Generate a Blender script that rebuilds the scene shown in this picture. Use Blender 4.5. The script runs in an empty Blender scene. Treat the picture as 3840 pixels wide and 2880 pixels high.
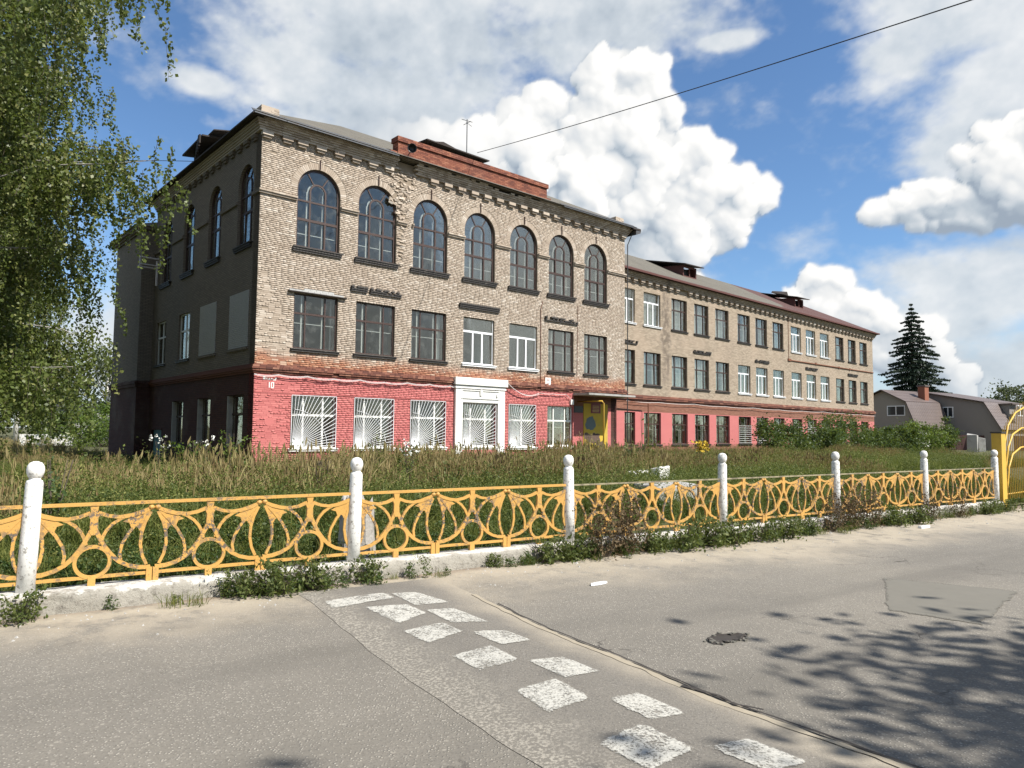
import bpy, math, random
import numpy as np
from mathutils import Vector, Matrix
random.seed(11); rng = np.random.default_rng(11)
sc = bpy.context.scene; col = sc.collection
PI = math.pi

# ------------------------------------------------------------------ camera
cd = bpy.data.cameras.new('camera'); cd.sensor_width = 36.0; cd.lens = 36 * 2687.78 / 3840
cd.clip_start = 0.05; cd.clip_end = 4000
cam = bpy.data.objects.new('camera', cd); col.objects.link(cam)
cam.matrix_world = (Matrix.Translation((0, 0, 1.65)) @ Matrix.Rotation(PI / 2 + .0667, 4, 'X')
                    @ Matrix.Rotation(.0094, 4, 'Z'))
sc.camera = cam
sc.cycles.max_bounces = 6; sc.cycles.diffuse_bounces = 3; sc.cycles.glossy_bounces = 3; sc.cycles.transmission_bounces = 3; sc.cycles.transparent_max_bounces = 16

# ------------------------------------------------------------------ exposure
sc.view_settings.view_transform = 'Standard'; sc.view_settings.look = 'None'
sc.view_settings.gamma = 1.0; sc.view_settings.use_curve_mapping = False
sc.view_settings.exposure = 0.74

# ------------------------------------------------------------------ sun
SUN = Vector((.758, -.416, 1.0)).normalized()          # towards the sun
sl = bpy.data.lights.new('sun', 'SUN'); sl.energy = 5.0; sl.angle = math.radians(.5); sl.color = (1.0, .95, .87)
so = bpy.data.objects.new('sun', sl); col.objects.link(so); so.location = SUN * 60
so.rotation_euler = (-SUN).to_track_quat('-Z', 'Y').to_euler()


# ------------------------------------------------------------------ node helper
class T:
    def __init__(s, nt): s.nt = nt
    def put(s, sock, v):
        if isinstance(v, bpy.types.NodeSocket): s.nt.links.new(v, sock)
        elif v is not None:
            if isinstance(v, (tuple, list)) and len(v) == 3 and len(sock.default_value) == 4: v = (*v, 1)
            sock.default_value = v
    def n(s, t, ins=None, **k):
        nd = s.nt.nodes.new('ShaderNode' + t)
        for a, b in k.items(): setattr(nd, a, b)
        for a, b in (ins or {}).items(): s.put(nd.inputs[a], b)
        return nd
    def m(s, op, a, b=0.0, c=None, clamp=False):
        i = {0: a, 1: b}
        if c is not None: i[2] = c
        return s.n('Math', i, operation=op, use_clamp=clamp).outputs[0]
    def v(s, op, a, b=None, out=0):
        i = {0: a}
        if b is not None: i[1] = b
        return s.n('VectorMath', i, operation=op).outputs[out]
    def sep(s, a):
        o = s.n('SeparateXYZ', {0: a}).outputs; return o[0], o[1], o[2]
    def xyz(s, x, y, z=0.0): return s.n('CombineXYZ', {0: x, 1: y, 2: z}).outputs[0]
    def rng(s, v, a, b, c=0.0, d=1.0, smooth=True):
        return s.n('MapRange', {0: v, 1: a, 2: b, 3: c, 4: d}, interpolation_type='SMOOTHSTEP' if smooth else 'LINEAR').outputs[0]
    def noise(s, vec, scale, detail=4.0, rough=.55, out=0, dist=0.0):
        return s.n('TexNoise', {'Vector': vec, 'Scale': scale, 'Detail': detail, 'Roughness': rough, 'Distortion': dist}).outputs[out]
    def vor(s, vec, scale, feature='F1', smooth=.4, out='Distance', rnd=1.0):
        i = {'Vector': vec, 'Scale': scale, 'Randomness': rnd}
        if feature == 'SMOOTH_F1': i['Smoothness'] = smooth
        return s.n('TexVoronoi', i, feature=feature).outputs[out]
    def mix(s, f, a, b, blend='MIX'):
        nd = s.nt.nodes.new('ShaderNodeMix'); nd.data_type = 'RGBA'; nd.blend_type = blend
        s.put(nd.inputs[0], f); s.put(nd.inputs[6], a); s.put(nd.inputs[7], b); return nd.outputs[2]
    def ramp(s, f, stops):
        nd = s.n('ValToRGB', {0: f}); e = nd.color_ramp.elements
        while len(e) < len(stops): e.new(.5)
        for q, (p, c) in zip(e, stops): q.position = p; q.color = (*c, 1) if len(c) == 3 else c
        return nd.outputs[0]
    def pos(s): return s.n('NewGeometry').outputs['Position']
    def obj(s): return s.n('TexCoord').outputs['Object']
    def rand(s): return s.n('ObjectInfo').outputs['Random']
    def attr(s, name): return s.n('Attribute', attribute_name=name).outputs['Fac']
    def bump(s, h, strength=.5, dist=.01):
        return s.n('Bump', {'Height': h, 'Strength': strength, 'Distance': dist}).outputs[0]


# ------------------------------------------------------------------ world: clear sky (the clouds are on the sky dome below)
w = bpy.data.worlds.new('World'); sc.world = w; w.use_nodes = True
wt = w.node_tree; wt.nodes.clear(); k = T(wt)
sky = k.n('TexSky', sky_type='NISHITA', sun_disc=False, sun_elevation=math.asin(SUN.z),
          sun_rotation=math.atan2(SUN.x, SUN.y), air_density=1.0, dust_density=.3, ozone_density=3.0).outputs[0]
bg = k.n('Background', {0: k.mix(1.0, sky, (.84, 1.0, 1.12), 'MULTIPLY'), 1: .084})
wt.links.new(bg.outputs[0], k.n('OutputWorld').inputs[0])

# ---- heaped clouds: billows splatted on a direction grid, shaded by the sun's direction
def hsh(i, j, s):
    n = (i.astype(np.int64) * 374761393 + j.astype(np.int64) * 668265263 + s * 1274126177) & 0x7fffffff
    n = ((n ^ (n >> 13)) * 1274126177) & 0x7fffffff
    return ((n ^ (n >> 16)) & 0xffff) / 65535.0


def vnoise(x, y, s=0):
    xi = np.floor(x); yi = np.floor(y); fx = x - xi; fy = y - yi
    fx = fx * fx * (3 - 2 * fx); fy = fy * fy * (3 - 2 * fy)
    a = hsh(xi, yi, s); b = hsh(xi + 1, yi, s); c = hsh(xi, yi + 1, s); e = hsh(xi + 1, yi + 1, s)
    return (a * (1 - fx) + b * fx) * (1 - fy) + (c * (1 - fx) + e * fx) * fy


def fbm(x, y, o=5, s=0, g=.55):
    t = 0; a = 1; n = 0
    for i in range(o):
        t = t + a * vnoise(x * 2 ** i + 17.3 * i, y * 2 ** i - 9.1 * i, s + i); n += a; a *= g
    return t / n


def sstep(x, a, b):
    t = np.clip((x - a) / (b - a), 0, 1); return t * t * (3 - 2 * t)


def blur(a, r):
    for ax in (0, 1):
        for _ in range(2):
            c = np.cumsum(np.pad(a, [(r + 1, r) if q == ax else (0, 0) for q in (0, 1)], mode='edge'), axis=ax)
            n = a.shape[ax]
            a = (np.take(c, np.arange(n) + 2 * r + 1, ax) - np.take(c, np.arange(n), ax)) / (2 * r + 1)
    return a


HEAP = [(-1, 15, 12, 9.5), (-9, 11, 10, 7), (-6, 19.5, 9, 4.5), (2, 8, 12, 5), (-14, 8, 7, 5), (4, 23.2, 7, 3.2), (8.6, 25.4, 3.7, 4.0), (11.6, 24.2, 2.2, 2.4), (12.8, 21.6, 1.3, 1.2), (8, 20, 6, 5.5),
        (14.4, 19.6, 3.2, 3.0), (17.0, 17.8, 2.9, 2.7), (19.6, 17.9, 1.5, 1.4), (15.4, 15.6, 3.6, 2.2), (10, 14, 6, 4.5), (13.2, 11.0, 2.4, 2.8),
        (12.5, 7.5, 6, 3.4), (16.2, 8.2, 3.4, 1.5), (21.4, 9.4, 1.9, 1.6), (23.8, 10.4, 2.2, 2.3), (25.2, 8.4, 3.4, 2.2), (27.4, 6.6, 3, 2.2), (30, 7.2, 1.9, 1.3), (30.5, 3.5, 2.6, 3),
        (28.0, 15.7, 2.2, 1.2), (30.6, 16.1, 3.2, 1.5), (35.3, 18.2, 3.6, 2.6), (40, 17, 7, 4), (34.0, 15.1, 6, 1.7),
        (-35, 12.6, 2.4, 1.0), (-29.5, 11.0, 2.4, 1.4)]
VEIL = [(-9, 30, 14, 7), (-9, 24, 13, 8), (6, 31.5, 14, 5.0), (-13, 17, 8, 7), (-17, 27, 6, 6), (33, 28, 8, 4.2), (36, 22.5, 6.5, 3.6), (29, 25.5, 3.4, 2.6), (33, 9.5, 8, 4), (38, 3, 14, 6), (-24, 24.5, 2.5, 1.0), (33, 19.5, 4, 3.2), (17, 28.5, 3.0, .8), (-29, 5, 8, 5)]
DARK = [(6, 13.0, 6.5, 5.5), (10, 9.5, 6, 4), (36, 13.8, 9, 2.0), (24.8, 6.9, 5.5, 1.8), (31, 15.2, 3, .8), (-6, 28.5, 13, 2.6), (9, 30.2, 10, 1.7), (-13, 23.0, 6, 3), (33, 4, 8, 3.5), (-3, 19, 4, 2.5), (41, 12, 6, 3)]


def make_clouds():
    rs = np.random.default_rng(5)
    fine = .115
    azs = np.concatenate([np.arange(-180, -46, 2.0), np.arange(-46, 46, fine), np.arange(46, 180.1, 2.0)])
    els = np.concatenate([np.arange(-2, 34.5, fine), np.arange(34.5, 90.1, 2.0)])
    fi = np.where(np.abs(azs) < 46)[0]; i0, i1 = fi[0], fi[-1] + 1; ne = int((els < 34.4).sum())
    X, Y = np.meshgrid(azs[i0:i1], els[:ne])
    h = np.full(X.shape, -9.0)
    wx = (fbm(X * .45, Y * .45, 4, 40) - .5) * 1.5; wy = (fbm(X * .45 + 50, Y * .45, 4, 50) - .5) * 1.5

    def splat(cx, cy, r, zc, ry=None):
        ry = ry or r
        a = max(0, int((cx - r - 1 - X[0, 0]) / fine)); b = int((cx + r + 1 - X[0, 0]) / fine) + 2
        c = max(0, int((cy - ry - 1 - Y[0, 0]) / fine)); e = int((cy + ry + 1 - Y[0, 0]) / fine) + 2
        if b <= a or e <= c: return
        sl = (slice(c, e), slice(a, b))
        q = 1 - ((X[sl] + .35 * wx[sl] - cx) / r) ** 2 - ((Y[sl] + .35 * wy[sl] - cy) / ry) ** 2
        h[sl] = np.maximum(h[sl], np.where(q > 0, zc + np.sqrt(np.maximum(q, 0)) * min(r, ry) * .9, -9))
    for (a, e, rx, ry) in HEAP:
        R0 = min(rx, ry)
        splat(a, e, rx * .86, -R0 * .25, ry * .86)
        n1 = int(16 + 2.2 * rx * ry ** .8)
        for _ in range(min(n1, 120)):
            t = rs.uniform(0, 2 * PI); q = rs.uniform(.25, 1) ** .5
            r1 = R0 * rs.uniform(.12, .34) if R0 < 3 else rs.uniform(.5, 1.5)
            q *= 1 - .55 * r1 / R0
            x1 = a + rx * q * math.cos(t); y1 = e + ry * q * math.sin(t)
            z1 = R0 * .62 * math.sqrt(max(0, 1 - q * q)) - r1 * .35
            splat(x1, y1, r1, z1)
            for _ in range(9):
                t2 = rs.uniform(0, 2 * PI); r2 = r1 * rs.uniform(.2, .5); q2 = rs.uniform(.35, 1.0)
                splat(x1 + math.cos(t2) * r1 * q2, y1 + math.sin(t2) * r1 * q2, r2, z1 + r1 * .9 * math.sqrt(max(0, 1 - q2 * q2)) - r2 * .3)
    cov = (h > -5).astype(float)
    hh = np.where(h > -5, h, -1.2)
    nz = fbm(X * 2.2, Y * 2.2, 4, 3) - .5
    hs = .55 * blur(hh, 1) + .45 * blur(hh, 4) + .10 * nz
    gy, gx = np.gradient(hs, fine)
    L = np.array([.58, .70, .42]); L /= np.linalg.norm(L)
    nn = np.sqrt(gx ** 2 + gy ** 2 + 1.3)
    lam = (-gx * L[0] - gy * L[1] + 1.14 * L[2]) / nn
    hb = blur(hh, 9); gby, gbx = np.gradient(blur(hh, 5), fine)
    big = (-gbx * L[0] - gby * L[1] + 1.2 * L[2]) / np.sqrt(gbx ** 2 + gby ** 2 + 1.4)
    ao = np.clip((hh - hb) * .33, -.3, .25)

    def soft(bl, lo, hi, x=X, y=Y):
        f = np.zeros(x.shape)
        for (a, e, rx, ry) in bl:
            f = np.maximum(f, 1.25 - np.sqrt(((x - a) / rx) ** 2 + ((y - e) / ry) ** 2))
        return f
    dark = sstep(soft(DARK, 0, 1) + .9 * (fbm(X * .4, Y * .4, 5, 9) - .5), .05, .85)
    sh = .47 + .44 * lam + .30 * big + ao * 1.0 - .46 * dark
    ws = sstep(-X + 1.5 * (fbm(X * .3, Y * .3, 3, 61) - .5) * 8, -6, 5)
    sh = sh * (1 - .75 * ws) + blur(sh, 7) * .75 * ws - .06 * ws + .25 * ws * (fbm(X * .7, Y * .8, 5, 63) - .5)
    edge = .6 * blur(cov, 1) + .4 * blur(cov, 5) + .75 * (fbm(X * 1.6, Y * 1.6, 5, 21) - .5) * (1 - np.abs(2 * blur(cov, 3) - 1))
    ah = sstep(edge, .12, .82)
    wl = ws * sstep(-X, 4, 12)
    ah = ah * (1 - wl) + wl * sstep(blur(cov, 22) + .7 * (fbm(X * .35, Y * .4, 6, 64) - .5), .15, .9) * .9

    def veil_at(x, y, base):
        v = base + 1.15 * (fbm(x * .22, y * .42, 6, 70, .6) - .5) + .35 * (fbm(x * .9 + y * .3, y * 1.1, 5, 77) - .5)
        return sstep(v, -.05, .8) * .93
    av = veil_at(X, Y, soft(VEIL, 0, 1))
    vs = np.clip(.66 + .8 * (fbm(X * .3, Y * .5, 5, 31) - .5) + .45 * (fbm(X * 1.1, Y * 1.3, 4, 35) - .5) - .30 * dark, 0, 1)
    st = [0, .3, .55, .78, 1.0]
    cols = np.array([(.36, .43, .52), (.52, .59, .66), (.72, .76, .80), (.90, .91, .91), (1.06, 1.05, 1.03)])
    sh = np.clip(sh, 0, 1); ch = np.stack([np.interp(sh, st, cols[:, q]) for q in range(3)], -1)
    cv = np.stack([np.interp(vs, [0, .5, 1], c) for c in zip((.50, .57, .64), (.70, .755, .80), (.92, .935, .94))], -1)
    A = ah + av * (1 - ah)
    C = (ch * ah[..., None] + cv * (av * (1 - ah))[..., None]) / np.maximum(A, 1e-4)[..., None]
    hz = .55 * (1 - sstep(Y, -1, 13)); hc = np.array([.70, .77, .83])
    C = (C * A[..., None] + hc * (hz * (1 - A))[..., None]) / np.maximum(A + hz * (1 - A), 1e-4)[..., None]; A = A + hz * (1 - A)
    C = C * (1 - .35 * (1 - sstep(Y, 0, 10)))[..., None] + hc * (.35 * (1 - sstep(Y, 0, 10)))[..., None]
    A = A * sstep(Y, -2.0, -.5)
    # the rest of the dome: the same weather, coarser
    XA, YA = np.meshgrid(azs, els)
    dd = np.stack([np.sin(np.radians(XA)) * np.cos(np.radians(YA)), np.cos(np.radians(XA)) * np.cos(np.radians(YA)), np.sin(np.radians(YA))], -1)
    far = fbm(dd[..., 0] * 3 + dd[..., 2] * 2, dd[..., 1] * 3 - dd[..., 2], 4, 90)
    AA = sstep(far, .40, .60) * .92; CC = np.ones(AA.shape + (3,)) * np.array([.72, .75, .77]) * (.75 + .5 * fbm(dd[..., 0] * 6, dd[..., 1] * 6, 3, 95))[..., None]
    AA *= 1 - sstep(dd @ np.array(SUN), .72, .9); AA *= sstep(YA, -1, 6)
    AA[:ne, i0:i1] = A; CC[:ne, i0:i1] = C
    return azs, els, dd, AA, CC


# ------------------------------------------------------------------ mesh helper
def mesh_np(name, V, F, attrs=None, smooth=False):
    """V (n,3) array, F (m,k) array of equal-sized faces"""
    V = np.asarray(V, np.float32); F = np.asarray(F, np.int32); me = bpy.data.meshes.new(name)
    me.vertices.add(len(V)); me.vertices.foreach_set('co', V.ravel())
    kk = F.shape[1]; me.loops.add(F.size); me.loops.foreach_set('vertex_index', F.ravel())
    me.polygons.add(len(F)); me.polygons.foreach_set('loop_start', np.arange(len(F), dtype=np.int32) * kk)
    if smooth: me.polygons.foreach_set('use_smooth', np.ones(len(F), bool))
    for an, (ty, dat) in (attrs or {}).items():
        at = me.attributes.new(an, ty, 'POINT')
        at.data.foreach_set('color' if ty == 'FLOAT_COLOR' else 'vector' if ty == 'FLOAT_VECTOR' else 'value', np.asarray(dat, np.float32).ravel())
    me.update(calc_edges=True); me.validate(); return me


def link(name, me, mat=None, parent=None, loc=None, rz=None):
    o = bpy.data.objects.new(name, me); col.objects.link(o)
    if mat is not None and me is not None and not me.materials: me.materials.append(mat)
    if parent is not None: o.parent = parent
    if loc is not None: o.location = loc
    if rz is not None: o.rotation_euler = (0, 0, rz)
    return o


def tag(o, label=None, cat=None, group=None, kind=None):
    for a, b in (('label', label), ('category', cat), ('group', group), ('kind', kind)):
        if b: o[a] = b
    return o


def thing(name, label, cat, loc=(0, 0, 0), rz=0.0, group=None):
    o = bpy.data.objects.new(name, None); col.objects.link(o); o.location = loc; o.rotation_euler = (0, 0, rz)
    o.empty_display_size = .2
    return tag(o, label, cat, group)


def newmat(name):
    m = bpy.data.materials.new(name); m.use_nodes = True
    return m, T(m.node_tree), m.node_tree.nodes['Principled BSDF']


# ------------------------------------------------------------------ sky dome with clouds
def build_sky():
    azs, els, dd, A, C = make_clouds()
    ny, nx = A.shape
    V = (dd * 2400.0).reshape(-1, 3)
    ii = np.arange(ny * nx).reshape(ny, nx)
    F = np.stack([ii[:-1, :-1], ii[:-1, 1:], ii[1:, 1:], ii[1:, :-1]], -1).reshape(-1, 4)
    me = mesh_np('sky', V, F, {'cloud': ('FLOAT_COLOR', np.concatenate([C, A[..., None]], -1).reshape(-1, 4))})
    m = bpy.data.materials.new('sky_clouds'); m.use_nodes = True; m.node_tree.nodes.clear(); t = T(m.node_tree)
    at = t.n('Attribute', attribute_name='cloud')
    em = t.n('Emission', {0: at.outputs['Color'], 1: CLOUD_GAIN}); tr = t.n('BsdfTransparent')
    mx = t.n('MixShader', {0: at.outputs['Alpha'], 1: tr.outputs[0], 2: em.outputs[0]})
    m.node_tree.links.new(mx.outputs[0], t.n('OutputMaterial').inputs[0])
    m.cycles.emission_sampling = 'NONE'
    tag(link('sky', me, m), kind='structure')


CLOUD_GAIN = .585
build_sky()


# ------------------------------------------------------------------ mesh builder
class MB:
    def __init__(s): s.v = []; s.f = []; s.a = []
    def add(s, vs, fs, val=0.0):
        b = len(s.v); s.v += [tuple(p) for p in vs]; s.f += [tuple(b + i for i in f) for f in fs]; s.a += [val] * len(vs); return s
    def hexa(s, p, val=0.0):
        return s.add(p, [(0, 3, 2, 1), (4, 5, 6, 7), (0, 1, 5, 4), (1, 2, 6, 5), (2, 3, 7, 6), (3, 0, 4, 7)], val)
    def box(s, x0, x1, y0, y1, z0, z1, val=0.0):
        return s.hexa([(x0, y0, z0), (x1, y0, z0), (x1, y1, z0), (x0, y1, z0), (x0, y0, z1), (x1, y0, z1), (x1, y1, z1), (x0, y1, z1)], val)
    def tube(s, pts, r, n=6, val=0.0, cap=True):
        pts = [Vector(p) for p in pts]; m = len(pts); rr = r if isinstance(r, (list, tuple)) else [r] * m
        vs = []; up = Vector((.13, .21, 1)).normalized()
        for i, p in enumerate(pts):
            t = (pts[min(i + 1, m - 1)] - pts[max(i - 1, 0)]).normalized()
            a = t.cross(up)
            if a.length < .1: a = t.cross(Vector((1, 0, 0)))
            a.normalize(); b = t.cross(a).normalized()
            for j in range(n):
                an = 2 * PI * j / n; vs.append(p + (a * math.cos(an) + b * math.sin(an)) * rr[i])
        fs = [(i * n + j, i * n + (j + 1) % n, (i + 1) * n + (j + 1) % n, (i + 1) * n + j) for i in range(m - 1) for j in range(n)]
        if cap: fs += [tuple(range(n - 1, -1, -1)), tuple(range((m - 1) * n, m * n))]
        return s.add(vs, fs, val)
    def prism(s, poly, y0, y1, val=0.0):
        """polygon in x,z extruded along y"""
        n = len(poly); ar = sum(poly[i][0] * poly[(i + 1) % n][1] - poly[(i + 1) % n][0] * poly[i][1] for i in range(n))
        if ar < 0: poly = poly[::-1]
        vs = [(x, y0, z) for x, z in poly] + [(x, y1, z) for x, z in poly]
        return s.add(vs, [tuple(range(n)), tuple(range(2 * n - 1, n - 1, -1))] + [(i + n, (i + 1) % n + n, (i + 1) % n, i) for i in range(n)], val)
    def strip(s, pts, wd, y0, y1, val=0.0, closed=False):
        """flat bar of width wd following a path in x,z, extruded along y"""
        n = len(pts); L = []; Rr = []
        for i, (x, z) in enumerate(pts):
            a = pts[(i - 1) % n] if (closed or i) else pts[i]; b = pts[(i + 1) % n] if (closed or i < n - 1) else pts[i]
            dx, dz = b[0] - a[0], b[1] - a[1]; l = math.hypot(dx, dz) or 1; q = (wd[i] if isinstance(wd, (list, tuple)) else wd) / 2
            L.append((x - dz / l * q, z + dx / l * q)); Rr.append((x + dz / l * q, z - dx / l * q))
        vs = []
        for l, r in zip(L, Rr): vs += [(r[0], y0, r[1]), (l[0], y0, l[1]), (l[0], y1, l[1]), (r[0], y1, r[1])]
        fs = []
        for i in range(n if closed else n - 1):
            a = 4 * i; b = 4 * ((i + 1) % n)
            fs += [(a + j, b + j, b + (j + 1) % 4, a + (j + 1) % 4)[::-1] for j in range(4)]
        if not closed: fs += [(0, 1, 2, 3), (4 * n - 1, 4 * n - 2, 4 * n - 3, 4 * n - 4)]
        return s.add(vs, fs, val)
    def lathe(s, prof, n=16, c=(0, 0), val=0.0):
        vs = [(c[0] + r * math.cos(2 * PI * j / n), c[1] + r * math.sin(2 * PI * j / n), z) for r, z in prof for j in range(n)]
        m = len(prof); fs = [(i * n + j, i * n + (j + 1) % n, (i + 1) * n + (j + 1) % n, (i + 1) * n + j) for i in range(m - 1) for j in range(n)]
        fs += [tuple(range(n - 1, -1, -1)), tuple(range((m - 1) * n, m * n))]
        return s.add(vs, fs, val)
    def mesh(s, name, smooth=False):
        me = bpy.data.meshes.new(name); me.from_pydata(s.v, [], s.f)
        if any(s.a): me.attributes.new('bv', 'FLOAT', 'POINT').data.foreach_set('value', s.a)
        if smooth: me.polygons.foreach_set('use_smooth', [True] * len(me.polygons))
        me.update(); return me
    def build(s, name, mat, parent=None, smooth=False, loc=None, rz=None):
        return link(name, s.mesh(name, smooth), mat, parent, loc, rz)


def rot_in(root, x, y): return Vector((x, y, 0))


# ------------------------------------------------------------------ materials
def simple(name, c, rough=.7, var=.15, scale=6.0, metal=0.0, bump=0.0, bscale=40.0, dirt=None, dscale=1.2, damt=.5, thr=(.5, .7)):
    m, t, b = newmat(name); p = t.pos()
    c2 = tuple(x * (1 - var) for x in c); c3 = tuple(min(1, x * (1 + var)) for x in c)
    cc = t.mix(t.noise(p, scale, 5.0, .6), c2, c3)
    if dirt: cc = t.mix(t.m('MULTIPLY', t.rng(t.noise(p, dscale, 6.0, .65), *thr), damt), cc, dirt)
    t.put(b.inputs['Base Color'], cc); b.inputs['Roughness'].default_value = rough; b.inputs['Metallic'].default_value = metal
    if bump: t.put(b.inputs['Normal'], t.bump(t.noise(p, bscale, 4.0, .6), .6, bump))
    return m


M = {}
M['wood'] = simple('brown_window_paint', (.045, .022, .016), .55, .35, 9, dirt=(.12, .10, .085), dscale=7, damt=.4, thr=(.58, .72))
M['white'] = simple('white_window_paint', (.66, .66, .62), .5, .08, 8, dirt=(.3, .27, .22), dscale=5, damt=.5, thr=(.56, .75))
M['pvc'] = simple('white_plastic', (.78, .79, .8), .35, .03, 3)
M['plaster'] = simple('white_plaster', (.74, .73, .69), .8, .06, 4, bump=.004, bscale=30, dirt=(.42, .39, .34), dscale=2.2, damt=.45, thr=(.5, .75))
M['interior'] = simple('room_plaster', (.30, .29, .26), .9, .1, 2)
M['curtain'] = simple('net_curtain', (.55, .56, .53), .9, .1, 3)
M['sill'] = simple('dark_sill', (.035, .03, .026), .6, .4, 9, dirt=(.2, .18, .15), dscale=6, damt=.6, thr=(.55, .75))
M['iron'] = simple('rusty_iron', (.05, .025, .018), .8, .4, 20)
M['cable'] = simple('pale_cable', (.6, .55, .53), .6, .1, 3)
M['wire'] = simple('black_cable', (.02, .02, .022), .6, .1, 3)
M['rustpipe'] = simple('rusty_pipe', (.16, .06, .03), .8, .35, 10)
M['gaspipe'] = simple('yellow_pipe', (.58, .36, .05), .5, .12, 6)
M['metalsheet'] = simple('grey_metal_sheet', (.095, .10, .105), .45, .25, 5, metal=.4, dirt=(.12, .07, .04), dscale=4, damt=.6)
M['brightmetal'] = simple('bright_flashing', (.62, .63, .64), .4, .15, 6, metal=.3)
M['darkwood'] = simple('charred_wood', (.03, .022, .018), .85, .4, 8, bump=.01, bscale=12)
M['redwood'] = simple('dark_red_boards', (.085, .028, .022), .8, .35, 8)
M['concrete'] = simple('concrete', (.34, .33, .31), .9, .2, 3, bump=.006, bscale=40, dirt=(.16, .15, .13), dscale=2, damt=.6)
M['moss'] = simple('mossy_slab', (.10, .10, .06), .95, .4, 4)
M['door'] = simple('blue_door_paint', (.10, .24, .27), .6, .2, 5, dirt=(.2, .2, .18), dscale=4, damt=.5)
M['red'] = simple('dark_red_plaque', (.17, .02, .02), .5, .15, 8)
M['gold'] = simple('gold_lettering', (.5, .33, .1), .5, .1, 8)
M['black'] = simple('black_plate', (.012, .012, .014), .4, .2, 8)
M['yellowwall'] = simple('yellow_wall_paint', (.50, .34, .035), .8, .1, 3, dirt=(.25, .2, .08), dscale=2, damt=.5)
M['greypaint'] = simple('grey_paint_patch', (.13, .16, .16), .9, .2, 4)
M['brownpatch'] = simple('bare_plaster_patch', (.10, .065, .05), .95, .4, 5)


def glass_mat():
    m = bpy.data.materials.new('window_glass'); m.use_nodes = True; m.node_tree.nodes.clear(); t = T(m.node_tree)
    lw = t.n('LayerWeight', {0: .38}).outputs['Fresnel']
    tr = t.n('BsdfTransparent', {0: (.93, .95, .94, 1)}); gl = t.n('BsdfGlossy', {0: (.95, .92, .84, 1), 'Roughness': .02})
    p = t.pos(); t.put(gl.inputs['Normal'], t.bump(t.noise(p, 1.6, 2.0, .5), .25, .02))
    a = t.n('MixShader', {0: t.m('ADD', t.m('MULTIPLY', lw, .45), .04), 1: tr.outputs[0], 2: gl.outputs[0]})
    di = t.n('BsdfDiffuse', {0: (.36, .37, .35, 1)})
    dirt = t.m('MULTIPLY', t.rng(t.noise(p, 3.0, 5.0, .65), .45, .8), .12)
    b = t.n('MixShader', {0: dirt, 1: a.outputs[0], 2: di.outputs[0]})
    m.node_tree.links.new(b.outputs[0], t.n('OutputMaterial').inputs[0]); return m


M['glass'] = glass_mat()


def brick_paint(t, rv, p):
    """colour of the school's front brickwork from a random value per brick and the height on the wall"""
    x, y, z = t.sep(p)
    tan = t.ramp(rv, [(0, (.30, .243, .187)), (.22, (.365, .30, .235)), (.5, (.405, .337, .267)), (.8, (.44, .37, .297)), (.95, (.51, .445, .37)), (1, (.56, .495, .42))])
    tan = t.mix(t.m('MULTIPLY', t.rng(t.noise(p, .45, 5.0, .6), .42, .72), .35), tan, (.31, .235, .18))
    tan = t.mix(t.m('MULTIPLY', t.rng(t.noise(p, 14.0, 3.0, .6), .5, .8), .2), tan, (.26, .20, .15))
    stv = t.xyz(t.m('MULTIPLY', x, 1.6), t.m('MULTIPLY', y, 1.6), t.m('MULTIPLY', z, .13)); tan = t.mix(t.m('MULTIPLY', t.rng(t.noise(stv, 1.3, 5.0, .65), .5, .72), .32), tan, (.235, .19, .145))
    zz = t.m('ADD', z, t.m('MULTIPLY', t.m('SUBTRACT', t.noise(p, .8, 5.0, .65), .5), 1.1))
    rustc = t.ramp(rv, [(0, (.26, .085, .045)), (.5, (.36, .145, .075)), (.85, (.42, .21, .12)), (1, (.46, .33, .24))])
    c = t.mix(t.m('MULTIPLY', t.rng(zz, 4.85, 4.2), .9), tan, rustc)
    pink = t.ramp(rv, [(0, (.43, .125, .118)), (.5, (.49, .152, .142)), (1, (.54, .18, .165))])
    pink = t.mix(t.m('MULTIPLY', t.rng(t.noise(p, 1.1, 6.0, .7), .50, .74), .45), pink, (.40, .125, .11))
    pink = t.mix(t.rng(t.noise(p, 2.2, 6.0, .75), .70, .74), pink, (.25, .10, .07))
    pink = t.mix(t.rng(zz, .95, .35), pink, (.23, .10, .07))
    return t.mix(t.rng(z, 3.755, 3.745), c, pink)


def m_brick():
    m, t, b = newmat('front_brick'); p = t.pos()
    rv = t.m('FRACT', t.m('ADD', t.attr('bv'), t.rand()))
    t.put(b.inputs['Base Color'], brick_paint(t, rv, p)); b.inputs['Roughness'].default_value = .9
    t.put(b.inputs['Normal'], t.bump(t.noise(p, 45.0, 4.0, .65), .7, .006)); return m


def m_mortar():
    m, t, b = newmat('front_mortar'); p = t.pos(); x, y, z = t.sep(p)
    c = t.mix(t.noise(p, 9.0, 4.0, .6), (.185, .145, .105), (.29, .235, .175))
    c = t.mix(t.rng(z, 4.7, 4.2), c, (.17, .075, .05))
    c = t.mix(t.rng(z, 3.755, 3.745), c, (.33, .078, .078))
    t.put(b.inputs['Base Color'], c); b.inputs['Roughness'].default_value = .95; return m


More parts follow.
